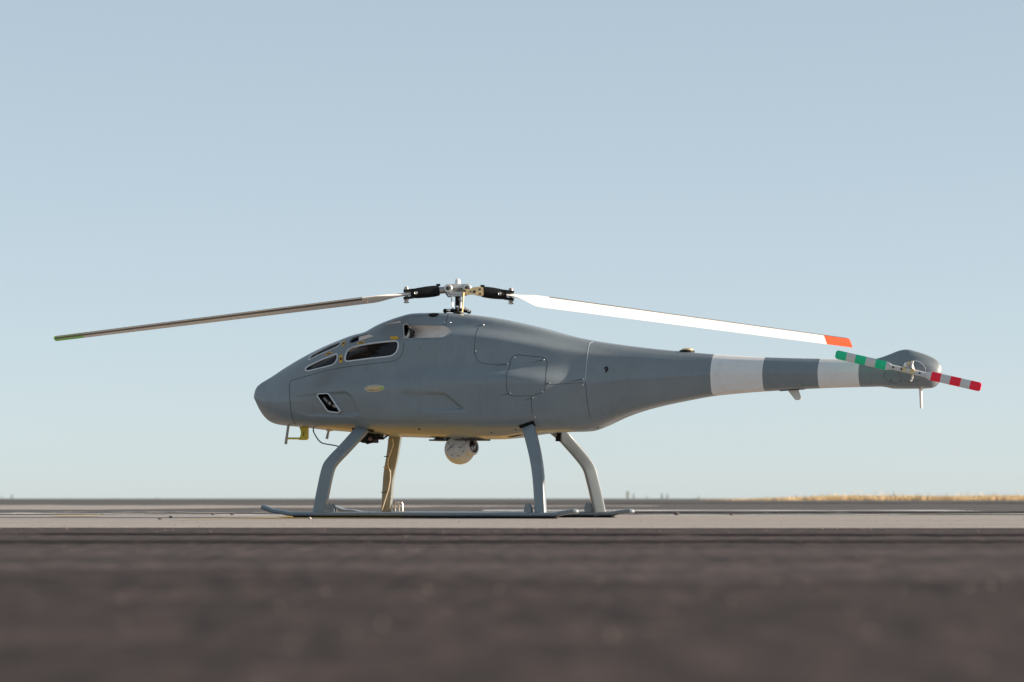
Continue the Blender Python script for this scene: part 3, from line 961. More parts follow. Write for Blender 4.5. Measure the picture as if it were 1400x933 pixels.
# dark sensor lump behind the front leg
q = Vector(U(506, 599, -.08))
mb = MB(); mb.box(q, (.07, .07, .055)); mb.box(q + Vector((.045, -.01, .005)), (.06, .05, .03)); mb.box(q + Vector((-.02, -.02, -.012)), (.055, .05, .022))
mb.tube([q + Vector((.03, -.03, -.02)), q + Vector((.0, -.035, -.028)), q + Vector((-.04, -.03, -.006))], .008, 8)
mb.tube([q + Vector((.07, -.02, .0)), q + Vector((.09, -.02, -.004)), q + Vector((.115, -.01, .016))], .005, 8)
sen = mb.build('belly_sensor', 'black', heli)
mb = MB(); mb.lathe(q + Vector((.02, -.036, -.006)), (0, -1, 0), [(0, .012), (.008, .012), (.009, .008)], 14); mb.build('sensor_eye', 'brown_pipe', sen)
for px, py, r in ((573.2, 587, .0075), (672, 592, .005), (705, 587.5, .005), (817, 585, .006)):
    p, n = SF(px, py)
    mb = MB(); mb.lathe(p - n * .001, n, [(0, r), (.002, r), (.0024, r * .3)], 12); mb.build('drain_hole', 'ink', body)
p, n = SF(705, 596)
mb = MB(); vs = []
for i in range(20):
    a = 2 * math.pi * i / 20
    h = BV.find_nearest(p + Vector((.045 * math.cos(a), .030 * math.sin(a), 0)))
    vs.append(h[0] + Vector((0, 0, -.0018)))
vs.append(p + Vector((0, 0, -.002))); mb.add(vs, [(i, (i + 1) % 20, 20) for i in range(20)]); mb.build('belly_vent', 'ink', body)

# ------------------------------------------------------------------ main rotor
PHI = R(3.0) + YAW                        # blade line against the helicopter's own frame
RM = Matrix.Rotation(PHI, 3, 'Z')
K = FPX / CAM_D
def zpx(py):
    return U(626, py, 0)[2]
def H(px, py, v=0.0):
    """rotor frame: px/py as in the photo at the mast's depth, v towards the far side"""
    u = (px - 626) / K
    return RM @ Vector((u / math.cos(R(3.0)), v, 0)) + Vector((0, 0, zpx(py)))
Ru = RM @ Vector((1, 0, 0)); Rv = RM @ Vector((0, 1, 0))
mb = MB()
mb.lathe(H(626, 432), (0, 0, 1), [(0, .026), (.016, .026), (.018, .020), (.034, .020), (.036, .016), (.115, .0155)], 22)
mast = mb.build('rotor_mast', 'black', heli)
mb = MB(); mb.lathe(H(626, 431), (0, 0, 1), [(0, .021), (.012, .0215), (.014, .0285), (.020, .0285), (.022, .0215), (.030, .0205)], 24); mb.build('mast_collar', 'alu', mast)
# swash plate with arms
mb = MB(); mb.lathe(H(625, 427), (-.06, 0, 1), [(0, .032), (.004, .036), (.012, .036), (.016, .030)], 26)
for x0, x1, y0, y1, v in ((620, 608.5, 424.5, 425.5, -.01), (632, 641, 424.5, 426.5, -.01), (626, 624, 424, 424.5, -.05)):
    mb.tube([H(x0, y0, 0), H(x1, y1, v)], [.011, .009], 10)
    mb.sphere(H(x1, y1, v), .0125, 12, 8)
swp = mb.build('swash_plate', 'black', mast)
for x, y in ((613.3, 425), (624.6, 420.6), (636, 423), (640, 425.2)):
    mb = MB(); mb.lathe(H(x, y, -.040), -Rv, [(-.01, .0085), (.006, .0085), (.008, .005), (.0082, .001)], 12); mb.build('link_bolt', 'steel', swp)
mb = MB(); mb.tube([H(616.4, 404, -.03), H(618.8, 423, -.03)], .0042, 8); mb.build('pitch_link', 'steel', mast)
mb = MB(); mb.tube([H(633.2, 400, -.05), H(631.2, 428, -.05)], .0048, 8); mb.build('pitch_link', 'gold', mast)
mb = MB(); mb.tube([H(629.8, 411, -.02), H(629.2, 421, -.02)], .006, 8); mb.build('pitch_link', 'alu', mast)
# hub yoke
mb = MB()
prof = [(605.5, 395), (607.5, 391.2), (612, 389.4), (617, 388.8), (635, 388.8), (639, 389.4), (643, 391.5), (645, 395), (643, 399.5), (638, 404.2), (632, 405.6), (619.5, 405.6), (613, 404), (607.8, 399.8)]
k = len(prof)
for vv0, vv1, sc in ((-.024, .024, 1.0), (-.034, -.024, .80)):
    cx, cy = 625.3, 397.3
    pr = [(cx + (a - cx) * sc, cy + (b - cy) * (sc if sc == 1 else .72)) for a, b in prof]
    vs = [H(a, b, vv0) for a, b in pr] + [H(a, b, vv1) for a, b in pr]
    mb.add(vs, [tuple(range(k)), tuple(range(2 * k - 1, k - 1, -1))] + [(i, i + k, (i + 1) % k + k, (i + 1) % k) for i in range(k)])
hub = mb.build('rotor_hub', 'alu', heli, angle=30)
for x, y in ((612.2, 395.0), (638.0, 394.5)):
    mb = MB(); mb.lathe(H(x, y, -.022), -Rv, [(0, .0225), (.016, .0225), (.0185, .0195), (.0185, .012), (.012, .011)], 26); o = mb.build('flap_hinge', 'alu', hub)
    mb = MB(); mb.lathe(H(x, y, -.030), -Rv, [(0, .0105), (.012, .0100), (.014, .006), (.0142, .001)], 16); mb.build('hinge_pin', 'seam', o)
mb = MB(); mb.box(H(625.6, 397, -.0345), (.050, .004, .020), RM); mb.build('hub_recess', 'strip', hub)
mb = MB(); mb.lathe(H(625.6, 389.2), (0, 0, 1), [(0, .0165), (.006, .0150), (.022, .0135), (.029, .011), (.0315, .004)], 20); mb.build('mast_cap', 'white', hub)
mb = MB(); mb.tube([H(608.5, 401, -.025), H(612.5, 406.5, -.028), H(617, 406.3, -.028)], .0035, 8); mb.build('hub_bracket', 'seam', hub)
# pitch horn, gold
pr = [(632.5, 398.5), (634, 396.0), (641, 396.5), (648, 393.5), (655, 393.0), (660, 394.0), (660.5, 404.5), (655, 406), (646, 403.5), (639, 404.2), (634, 402.0)]
k = len(pr); mb = MB()
vs = [H(a, b, -.052) for a, b in pr] + [H(a, b, -.038) for a, b in pr]
mb.add(vs, [tuple(range(k)), tuple(range(2 * k - 1, k - 1, -1))] + [(i, i + k, (i + 1) % k + k, (i + 1) % k) for i in range(k)])
horn = mb.build('pitch_horn', 'gold', hub, angle=20)
for x, y, r in ((642.5, 399.5, .0045), (648, 399.8, .0085), (655.5, 396.5, .006), (656, 403, .006), (634.2, 399, .008)):
    mb = MB(); mb.lathe(H(x, y, -.0515), -Rv, [(-.003, r), (.002, r), (.0024, r * .2)], 14); mb.build('horn_hole', 'seam', horn)

def slope_pt(side, px):
    """blade axis: droops outwards"""
    if side < 0:
        return np.interp(px, [77, 553, 612], [464.8, 403.3, 396.3])
    return np.interp(px, [638, 700, 1166], [396.3, 404.3, 466.0])
def A(side, px, dv=0.0, dz=0.0):
    return H(px, slope_pt(side, px), dv) + Vector((0, 0, dz))
def airfoil(nn=20, t=0.12):
    x = (1 - np.cos(np.linspace(0, math.pi, nn))) / 2
    y = 5 * t * (.2969 * np.sqrt(x) - .126 * x - .3516 * x ** 2 + .2843 * x ** 3 - .1036 * x ** 4)
    up = [(a, b) for a, b in zip(x[::-1], y[::-1])]
    lo = [(a, -b * .8) for a, b in zip(x[1:], y[1:])]
    return up + lo          # from TE over LE back to TE
AF = airfoil()
CH = 0.158
def blade_ring(side, px, pitch, ch, tk=1.0, pts=AF, grow=0.0, skew=0.0):
    c0 = A(side, px)
    chv = (Rv * side * math.cos(pitch) + Vector((0, 0, math.sin(pitch))))       # towards the leading edge
    nv = Vector((0, 0, math.cos(pitch))) - Rv * side * math.sin(pitch)
    return [c0 + chv * ((.32 - a) * ch) + nv * (b * ch * tk + math.copysign(grow, b)) + Ru * side * skew * (a - .5) for a, b in pts]
def blade_mesh(side, pxs, fp, fch, ftk, name, m, par, pts=AF, grow=0.0, skews=None, closed=True):
    mb = MB(); rings = []
    for i, px in enumerate(pxs):
        rings.append(blade_ring(side, px, fp(px), fch(px), ftk(px), pts, grow, skews[i] if skews else 0))
    n = len(pts); vs = [p for r in rings for p in r]; fs = []
    kk = n if closed else n - 1
    for i in range(len(rings) - 1):
        for k in range(kk):
            k2 = (k + 1) % n
            fs.append((i * n + k, i * n + k2, (i + 1) * n + k2, (i + 1) * n + k))
    if closed:
        fs += [tuple(range(n))[::-1], tuple((len(rings) - 1) * n + k for k in range(n))]
    mb.add(vs, fs)
    return mb.build(name, m, par, angle=50)
def mk_blade(side):
    if side > 0:
        root, full, tip0, tip1, s0 = 692, 735, 1130, 1165.5, 752
        P0, P1, P2 = R(6), R(27), R(20.5)
    else:
        root, full, tip0, tip1, s0 = 562, 513, 117, 78, 495
        P0, P1, P2 = R(4), R(9.5), R(4.5)
    def fp(px):
        a = smst(np.array((px - root) / (full - root)))
        b = np.clip((px - full) / (tip1 - full), 0, 1)
        return float(P0 + (P1 - P0) * a + (P2 - P1) * b)
    def fch(px):
        a = smst(np.array((px - root - (4 if side > 0 else -4)) / (full - root)))
        return float(.045 + (CH - .045) * a)
    def ftk(px):
        a = smst(np.array((px - root) / (full - root)))
        return float(4.2 + (1.0 - 4.2) * a ** .6)
    xs = list(np.linspace(root, full, 14)) + list(np.linspace(full, tip0, 24))[1:]
    sk = [0] * (len(xs) - 1) + [0.0]
    b = blade_mesh(side, xs, fp, fch, ftk, 'rotor_blade', 'white', heli, skews=sk)
    L = CH * .10
    xs2 = list(np.linspace(tip0, tip1, 6))
    if side > 0:
        blade_mesh(side, xs2, fp, fch, ftk, 'blade_tip', 'orange', b, skews=[0] * 6)
    else:
        t = blade_mesh(side, xs2, fp, fch, ftk, 'blade_tip', 'green_tip', b, skews=[0] * 6)
    le = [q for q in AF if q[0] < .17]
    xs3 = list(np.linspace(s0, tip1 + (2 if side < 0 else -2), 30))
    blade_mesh(side, xs3, fp, fch, ftk, 'leading_edge_strip', 'strip', b, pts=le, grow=.0012, closed=False)
    if side < 0:
        mb = MB(); q = A(side, 501) + RM @ Vector((0, -.052, -.0165)); mb.lathe(q, (0, -.2, -1), [(0, .0065), (.0015, .0065), (.002, .001)], 12); mb.build('blade_plug', 'label', b)
    return b
bl = mk_blade(-1); br = mk_blade(1)
tag(bl, label='left rotor blade with dark leading edge strip and green tip')
tag(br, label='right rotor blade, sunlit white with orange tip')
# grips
for side, x0, x1 in ((-1, 600.5, 563), (1, 658, 691)):
    mb = MB()
    def ax(px): return A(side, px)
    xs = np.linspace(x0, x1, 9); rr = [.0265, .0300, .0310, .0310, .0310, .0300, .0290, .0275, .0235]
    mb.tube([ax(x) for x in xs], rr, 22)
    gp = mb.build('blade_grip', 'black', heli, angle=35)
    mb = MB(); mb.tube([ax(x0 - side * 12), ax(x0 + side * 3)], .0185, 16); mb.build('grip_shaft', 'engine_metal', gp)
    mb = MB(); mb.box(ax(x0 + side * 1.5) + Vector((0, 0, .031)), (.022, .02, .012), RM); mb.build('grip_lug', 'black', gp)
    # clamp fork
    xe = x1 + side * 4.5
    mb = MB()
    for dz in (-.026, .026):
        mb.box(ax(xe) + Vector((0, 0, dz * .75)), (.056, .05, .013), RM @ Matrix.Rotation(R(7) * side, 3, 'Y'))
    mb.box(ax(x1) , (.012, .05, .05), RM)
    fk = mb.build('grip_fork', 'black', gp)
    mb = MB(); mb.tube([ax(xe + side * 3) + Vector((0, 0, .042)), ax(xe + side * 3) + Vector((0, 0, -.048))], .0085, 12)
    mb.lathe(ax(xe + side * 3) + Vector((0, 0, .026)), (0, 0, 1), [(0, .0135), (.010, .0135), (.013, .009)], 12)
    mb.lathe(ax(xe + side * 3) + Vector((0, 0, -.026)), (0, 0, -1), [(0, .0125), (.010, .0125), (.012, .008)], 12)
    mb.build('fork_bolt', 'engine_metal', gp)
    mb = MB(); mb.tube([ax(xe + side * 3) + Vector((0, 0, -.044)) - Ru * .014, ax(xe + side * 3) + Vector((0, 0, -.044)) + Ru * .014], .003, 6); mb.build('split_pin', 'black', gp)
    mb = MB(); mb.lathe(ax(568 if side < 0 else 682.5) - Rv * .029, -Rv, [(-.01, .0095), (.005, .0095), (.0065, .0065), (.003, .003), (.003, .001)], 14); mb.build('grip_bolt', 'steel', gp)

# ------------------------------------------------------------------ tail rotor
YT = -0.150
hc = Vector(U(1242.2, 507.2, YT))
ang = math.atan2(-(532.0 - 483.0), 191 / math.cos(YAW) )
tu = Vector((math.cos(ang), 0, math.sin(ang))); tv = Vector((-math.sin(ang), 0, math.cos(ang)))
mb = MB(); mb.tube([hc + Vector((0, .11, 0)), hc + Vector((0, -.012, 0))], .012, 14); mb.lathe(hc + Vector((0, .012, 0)), (0, -1, 0), [(0, .014), (.020, .014), (.025, .010), (.026, .001)], 18)
th = mb.build('tail_rotor_hub', 'alu', heli)
mb = MB(); mb.box(hc, (.062, .022, .026), Matrix.Rotation(-ang, 3, 'Y')); mb.build('hub_block', 'gold', th)
kt = FPX / (CAM_D - 1.0) * math.cos(YAW)
TW = .0455
def tblade(side):
    edges = [(1242, 1231), (0, 0)]
    if side < 0:
        segs = [(4, 21, TW * .55, None), (21, 30, None, None), (30, 44, TW, 'c'), (44, 57, TW, None), (57, 71, TW, 'c'), (71, 83, TW, None), (83, 97.5, TW, 'c')]
        colm = 'green'
    else:
        segs = [(4, 20, TW * .55, None), (20, 30, None, None), (30, 42.5, TW, 'c'), (42.5, 55, TW, None), (55, 68.5, TW, 'c'), (68.5, 81, TW, None), (81, 95, TW, 'c')]
        colm = 'red'
    pitch = R(5)
    def sec(d, w, last=0):
        out = []
        nn = tv * math.cos(pitch) + Vector((0, math.sin(pitch) * side, 0))
        pp = Vector((0, -math.cos(pitch), 0)) + tv * math.sin(pitch) * side
        for a, b in ((-.5, .0), (-.35, .5), (0, .62), (.35, .5), (.5, 0), (.35, -.4), (0, -.5), (-.35, -.4)):
            out.append(hc + tu * side * d / kt + nn * (a * w) + pp * b * .0085)
        return out
    def piece(ds, ws, name, m, par):
        mb = MB(); vs = []; fs = []
        for d, w in zip(ds, ws): vs += sec(d, w)
        for i in range(len(ds) - 1):
            for k in range(8):
                k2 = (k + 1) % 8
                fs.append((i * 8 + k, i * 8 + k2, i * 8 + 8 + k2, i * 8 + 8 + k))
        fs += [tuple(range(8))[::-1], tuple((len(ds) - 1) * 8 + k for k in range(8))]
        mb.add(vs, fs)
        if par is None: return mb
        return mb.build(name, m, par, angle=35)
    cols = []
    for d0_, d1_, w, c_ in segs:
        if w is None:
            ds = list(np.linspace(d0_, d1_, 8)); ws = [TW * (.55 + .45 * float(smst(np.array((d - d0_) / (d1_ - d0_))))) for d in ds]
        elif c_ == 'c' and d1_ > 90:
            ds = list(np.linspace(d0_, d1_, 10)); ws = [TW * math.sqrt(max(.45, 1 - max(0, (d - d1_ + 2.6) / 2.6) ** 2.5)) for d in ds]
        else:
            ds = [d0_, d1_]; ws = [w, w]
        cols.append((ds, ws, c_))
    ds = cols[0][0] + cols[1][0][1:]; ws = [cols[1][1][0]] * 1 + cols[1][1]
    b = piece([cols[0][0][0]] + cols[1][0], ws, 'tail_rotor_blade', 'blade_grey', heli)
    for ds, ws, c_ in cols[2:]:
        piece(ds, ws, 'colour_stripe' if c_ else 'grey_stripe', colm if c_ else 'blade_grey', b)
    for d in ((9, 20) if side < 0 else (15,)):
        mb = MB(); mb.lathe(hc + tu * side * d / kt + Vector((0, -.006, 0)), (0, -1, 0), [(-.002, .0055), (.003, .0055), (.004, .003), (.0041, .001)], 10); mb.build('root_bolt', 'seam', b)
    tag(b, label=('green' if side < 0 else 'red') + ' banded tail rotor blade')
tblade(-1); tblade(1)
# pitch mechanism: links and fittings round the hub
for (a, b, r, m) in (((1238, 502), (1240, 495.5), .008, 'alu'), ((1241.5, 503), (1241, 495), .006, 'steel'), ((1246.5, 504), (1246, 496), .0085, 'alu'), ((1249, 507), (1247.5, 500), .006, 'white'),
                     ((1248.5, 511), (1246.8, 518), .0055, 'antenna'), ((1244.5, 521), (1247.5, 519.5), .005, 'antenna'), ((1251, 511), (1266, 514.5), .0075, 'alu')):
    mb = MB(); mb.tube([U(*a, YT - .005), U(*b, YT + .0)], r, 10); mb.build('pitch_link', m, th)
for px, py, m in ((1237.5, 499, 'white'), (1243, 497, 'gold'), (1247, 496, 'antenna')):
    mb = MB(); mb.box(U(px, py, YT - .008), (.012, .012, .020), Matrix.Rotation(R(15), 3, 'Y')); mb.build('link_fitting', m, th)
# pod cover: thin raised ring
def pod_ring(cx, cy, rx, ry, a0, a1, m, w, name='cover_edge'):
    pts = [(cx + rx * math.cos(t), cy + ry * math.sin(t)) for t in np.linspace(a0, a1, 26)]
    ribbon([SF(a, b, .0008) for a, b in pts], w).build(name, m, pod, smooth=False)
pod_ring(1247, 507.5, 18.5, 14.5, 0.3 * math.pi, 1.5 * math.pi, 'dirt', .0025)
pod_ring(1247, 507.5, 18.5, 14.5, 1.55 * math.pi, 2.05 * math.pi, 'frame', .0032)
pod_ring(1222, 514, 13.5, 10, .35 * math.pi, 1.25 * math.pi, 'seam', .0016)
for px, py in ((1218, 520), (1231, 521)):
    p, n = SF(px, py); mb = MB(); mb.lathe(p, n, [(-.001, .004), (.0015, .004), (.002, .001)], 8); mb.build('pod_screw', 'seam', pod)

# ------------------------------------------------------------------ ground
def ground_mat(name, build):
    m = bpy.data.materials.new(name); m.use_nodes = True
    build(m.node_tree, m.node_tree.nodes['Principled BSDF'])
    return m
def N(nt, t, **kw):
    n = nt.nodes.new(t)
    for k, v in kw.items(): setattr(n, k, v)
    return n
def noise(nt, vec, sc, det=5, ro=0.6, mp=None):
    if mp is not None:
        mm = N(nt, 'ShaderNodeMapping'); mm.inputs['Scale'].default_value = mp
        nt.links.new(vec, mm.inputs['Vector']); vec = mm.outputs[0]
    n = N(nt, 'ShaderNodeTexNoise'); n.inputs['Scale'].default_value = sc; n.inputs['Detail'].default_value = det; n.inputs['Roughness'].default_value = ro
    nt.links.new(vec, n.inputs['Vector'])
    return n.outputs['Fac']
def ramp(nt, fac, stops):
    r = N(nt, 'ShaderNodeValToRGB')
    el = r.color_ramp.elements
    el[0].position, el[0].color = stops[0][0], (*stops[0][1], 1)
    el[1].position, el[1].color = stops[-1][0], (*stops[-1][1], 1)
    for p, c_ in stops[1:-1]:
        e = el.new(p); e.color = (*c_, 1)
    nt.links.new(fac, r.inputs[0])
    return r.outputs[0]
def mixc(nt, a, b, fac, mode='MIX'):
    m = N(nt, 'ShaderNodeMix', data_type='RGBA', blend_type=mode)
    if isinstance(fac, (int, float)): m.inputs[0].default_value = fac
    else: nt.links.new(fac, m.inputs[0])
    for s_, v in ((6, a), (7, b)):
        if isinstance(v, tuple): m.inputs[s_].default_value = (*v, 1)
        else: nt.links.new(v, m.inputs[s_])
    return m.outputs[2]
def surface(lo, hi, streak=0.5, blob=0.0, fine_lo=0.6, fine_hi=1.5, rough=0.85, bump=0.4, spec=.25):
    def f(nt, b):
        tc = N(nt, 'ShaderNodeTexCoord').outputs['Object']
        big = noise(nt, tc, 1.0, 5, .6, (.06, 1.3, 1))
        base = ramp(nt, big, [(.32, lo), (.68, hi)])
        med = noise(nt, tc, 7.0, 8, .75)
        base = mixc(nt, base, ramp(nt, med, [(.30, (.50, .50, .50)), (.5, (.95, .94, .93)), (.72, (1.55, 1.48, 1.42))]), streak, 'MULTIPLY')
        bl_ = noise(nt, tc, 26.0, 4, .6)
        base = mixc(nt, base, ramp(nt, bl_, [(.34, (.65, .65, .65)), (.66, (1.35, 1.32, 1.3))]), streak, 'MULTIPLY')
        if blob:
            bb = noise(nt, tc, 1.0, 3, .55, (26, 3.2, 1))
            base = mixc(nt, base, ramp(nt, bb, [(.33, (.58, .58, .58)), (.5, (1, .98, .97)), (.7, (1.6, 1.5, 1.44))]), blob, 'MULTIPLY')
        fine = noise(nt, tc, 170.0, 3, .6)
        base = mixc(nt, base, ramp(nt, fine, [(.34, (fine_lo,) * 3), (.66, (fine_hi,) * 3)]), .9, 'MULTIPLY')
        nt.links.new(base, b.inputs['Base Color'])
        b.inputs['Roughness'].default_value = rough
        b.inputs['Specular IOR Level'].default_value = spec
        bp = N(nt, 'ShaderNodeBump'); bp.inputs['Strength'].default_value = bump; bp.inputs['Distance'].default_value = .004
        nt.links.new(fine, bp.inputs['Height']); nt.links.new(bp.outputs[0], b.inputs['Normal'])
    return f
M['asphalt'] = ground_mat('asphalt', surface((.034, .0285, .0280), (.078, .0650, .0635), streak=.9, blob=1.0, spec=.12, rough=.85))
M['far_asphalt'] = ground_mat('far_asphalt', surface((.055, .054, .054), (.095, .092, .09)))
M['concrete'] = ground_mat('apron_concrete', surface((.245, .224, .208), (.325, .300, .280), fine_lo=.8, fine_hi=1.2, bump=.2, streak=.35))
def worn_paint(col):
    """paint flaked away: patches of the surface below show through"""
    def f(nt, b):
        out = nt.nodes['Material Output']
        tc = N(nt, 'ShaderNodeTexCoord').outputs['Object']
        n = noise(nt, tc, 1.3, 6, .75, (.35, 1.3, 1))
        b.inputs['Base Color'].default_value = (*col, 1); b.inputs['Roughness'].default_value = .7
        tr = N(nt, 'ShaderNodeBsdfTransparent'); mx = N(nt, 'ShaderNodeMixShader')
        r = N(nt, 'ShaderNodeMapRange'); r.inputs[1].default_value = .46; r.inputs[2].default_value = .54
        nt.links.new(n, r.inputs[0]); nt.links.new(r.outputs[0], mx.inputs[0])
        nt.links.new(tr.outputs[0], mx.inputs[1]); nt.links.new(b.outputs[0], mx.inputs[2]); nt.links.new(mx.outputs[0], out.inputs[0])
    return f
M['tar'] = ground_mat('tar_seal', surface((.026, .0212, .0206), (.040, .0330, .0318), streak=.6, spec=.1))
M['white_line'] = ground_mat('worn_white_line', worn_paint((.78, .78, .76)))
M['yellow_line'] = ground_mat('worn_yellow_line', worn_paint((.62, .42, .05)))
M['yellow_bounce'] = ground_mat('yellow_bounce_pad', surface((.54, .31, .055), (.64, .38, .075), fine_lo=.9, fine_hi=1.1, bump=.1, streak=.2))
M['patch'] = ground_mat('worn_concrete_patch', worn_paint((.30, .26, .235)))

def sheet(name, pts, m, z, kind='structure', parent=None):
    mb = MB(); mb.add([(x, y, z) for x, y in pts], [tuple(range(len(pts)))])
    o = mb.build(name, m, parent, smooth=False)
    if kind and parent is None: tag(o, kind=kind)
    return o
HG = FPX * CAM_H
def gy(py):                                     # world y of a ground line seen at that height of the photo
    return HG / (py - 682.0) - CAM_D
def gp(px, py):
    d = HG / (py - 682.0)
    return ((px - 700) / FPX * d, d - CAM_D)
BIG = 9000
sheet('ground', [(-BIG, -200), (BIG, -200), (BIG, 16000), (-BIG, 16000)], 'far_asphalt', -0.008)
sheet('runway', [(-60, -60), (60, -60), (60, gy(719.3)), (-60, gy(719.3) + .35)], 'asphalt', -0.004)
# apron strip: edges slightly uneven
xs = np.linspace(-60, 60, 241)
nj = np.convolve(rng.normal(0, 1, 260), np.ones(4) / 2, 'same')[:241] * .10
near_e = [(x, gy(720.3) + j - .012 * x) for x, j in zip(xs, nj)]
far_e = [(x, gy(704.6) + .25 * math.sin(x * .7 + 1) + rng.normal(0, .10) + (.5 if x < -1 else 0)) for x in xs]
mb = MB()
vs = [(a, b, 0) for a, b in near_e] + [(a, b, 0) for a, b in far_e]
vs += [(a, b - .10, -.010) for a, b in near_e]
mb.add(vs, [(i, i + 1, 241 + i + 1, 241 + i) for i in range(240)] + [(482 + i, 482 + i + 1, i + 1, i) for i in range(240)])
ap = mb.build('apron', 'concrete', smooth=False); tag(ap, kind='structure')
def strip(name, a, b, depth, m, z, par=None):
    (x0, y0), (x1, y1) = gp(*a), gp(*b)
    return sheet(name, [(x0, y0 - depth / 2), (x1, y1 - depth / 2), (x1, y1 + depth / 2), (x0, y0 + depth / 2)], m, z, None, par)
strip('painted_line', (262, 710.8), (790, 706.6), 1.3, 'yellow_line', .004, ap)
strip('painted_line', (70, 706.4), (130, 706.5), .8, 'yellow_line', .004, ap)
gnd = bpy.data.objects['ground']
strip('painted_line', (-200, 700.0), (420, 703.6), .7, 'white_line', -.004, gnd)
strip('painted_line', (780, 703.8), (1600, 701.5), .6, 'white_line', -.004, gnd)
strip('painted_line', (660, 697.4), (1320, 697.6), 2.4, 'white_line', -.004, gnd)
def band(name, top, bot, m, z, par, jit):
    xs_ = np.linspace(top[0][0], top[-1][0], 160)
    tv_ = np.interp(xs_, [p[0] for p in top], [p[1] for p in top]); bv_ = np.interp(xs_, [p[0] for p in bot], [p[1] for p in bot])
    n1 = np.convolve(rng.normal(0, 1, 180), np.ones(9) / 3, 'same')[:160] * jit; n2 = np.convolve(rng.normal(0, 1, 180), np.ones(5) / 2.2, 'same')[:160] * jit
    mb = MB()
    mb.add([(*gp(x, t + a_), z) for x, t, a_ in zip(xs_, tv_, n1)] + [(*gp(x, max(b_ + c_, t + .15)), z) for x, b_, c_, t in zip(xs_, bv_, n2, tv_ + n1)], [(i, i + 1, 161 + i, 160 + i) for i in range(159)])
    return mb.build(name, m, par, smooth=False)
band('concrete_patch', [(-500, 690.2), (900, 691.2)], [(-500, 696.6), (120, 696.8), (330, 694.6), (700, 692.3), (900, 691.6)], 'concrete', -.0045, gnd, .18)
band('concrete_patch', [(-500, 698.8), (420, 700.0)], [(-500, 699.6), (420, 700.4)], 'concrete', -.0045, gnd, .30)
band('tar_streak', [(450, 687.6), (1900, 687.2)], [(450, 688.3), (1900, 688.2)], 'tar', -.0045, gnd, .15)
band('tar_streak', [(800, 699.2), (1900, 698.8)], [(800, 700.4), (1900, 700.0)], 'tar', -.0045, gnd, .30)
rw = bpy.data.objects['runway']
band('tar_streak', [(-200, 727.5), (1600, 729.5)], [(-200, 729.0), (1600, 731.5)], 'tar', -.0005, rw, .35)
band('tar_streak', [(-200, 737.0), (1600, 738.0)], [(-200, 740.5), (1600, 740.0)], 'tar', -.0005, rw, .35)

M['near_falloff'] = ground_mat('asphalt_sheen_falloff', surface((.021, .0164, .0157), (.058, .0458, .0438), streak=.9, blob=1.0, spec=.10))  # darker colour near the camera paints the loss of grazing sheen
band('sheen_falloff_sheet', [(-1500, 782), (400, 776), (900, 790), (2900, 786)], [(-1500, 1500), (2900, 1500)], 'near_falloff', -.0006, rw, 3.0)
strip('bounce_pad', (395, 706.9), (720, 706.4), 1.8, 'yellow_bounce', .0045, ap)  # unseen yellow pad, added to bounce ochre light onto the belly

# loose stones
M['stone'] = mat('stone', (.10, .09, .085), .8, var=.4, vscale=30)
M['stone_light'] = mat('stone_light', (.42, .38, .34), .8, var=.3, vscale=30)
M['grit'] = mat('grit', (.19, .16, .14), .8, var=.5, vscale=40)
def stone_mesh(seed, r):
    rr = random.Random(seed); mb = MB(); mb.sphere((0, 0, 0), 1, 9, 6)
    mb.v = [tuple(q * r * s_ * (1 + rr.uniform(-.22, .22)) for q, s_ in zip(v, (1.3, 1, .7))) for v in mb.v]
    return mb
stones = [(292, 704.2, .009, 'dark stone on the worn white line, farther from the skid tip'), (318, 704.4, .009, 'dark stone beside the worn white line nearest the skid tip'),
          (925, 704.2, .015, 'largest dark stone on the apron edge right of the skids'), (1000, 704.6, .009, 'small dark stone lying right of the largest stone'),
          (234, 708.0, .008, 'small dark stone on the apron below the yellow dash'), (220, 710.5, .008, 'dark pebble left of the yellow line end')]
for i, (px, py, r, lb) in enumerate(stones):
    o = stone_mesh(i, r).build('stone', 'stone'); x, y = gp(px, py); o.location = (x, y, r * .45)
    tag(o, lb, 'stone', 'stones scattered on the apron')
o = stone_mesh(50, .008).build('stone', 'stone_light'); x, y = gp(424, 710.6); o.location = (x, y, .006); tag(o, 'small pale stone in front of the near front leg', 'stone', 'stones scattered on the apron')
mb = MB()
for k in range(900):
    if k < 420:
        d = rng.uniform(1.6, 9.5); r = rng.uniform(.0006, .0022)
    else:
        d = rng.uniform(9.5, 22); r = rng.uniform(.001, .0042)
    if k < 60:
        d = rng.uniform(1.7, 4.0); r = rng.uniform(.0016, .0034)
    x = rng.uniform(-1, 1) * (d * .20 + .3); q = Vector((x, d - CAM_D, r * .4))
    a = rng.uniform(0, 6.28)
    vs = [q + Vector((math.cos(a + t) * r * rng.uniform(.7, 1.3), math.sin(a + t) * r * rng.uniform(.7, 1.3), -r * .4)) for t in (0, 1.57, 3.14, 4.71)] + [q + Vector((0, 0, r * rng.uniform(.5, 1.0)))]
    mb.add(vs, [(0, 1, 4), (1, 2, 4), (2, 3, 4), (3, 0, 4)])
o = mb.build('gravel', 'grit', smooth=False); tag(o, 'loose grit scattered over the dark asphalt and apron', 'gravel', kind='stuff')

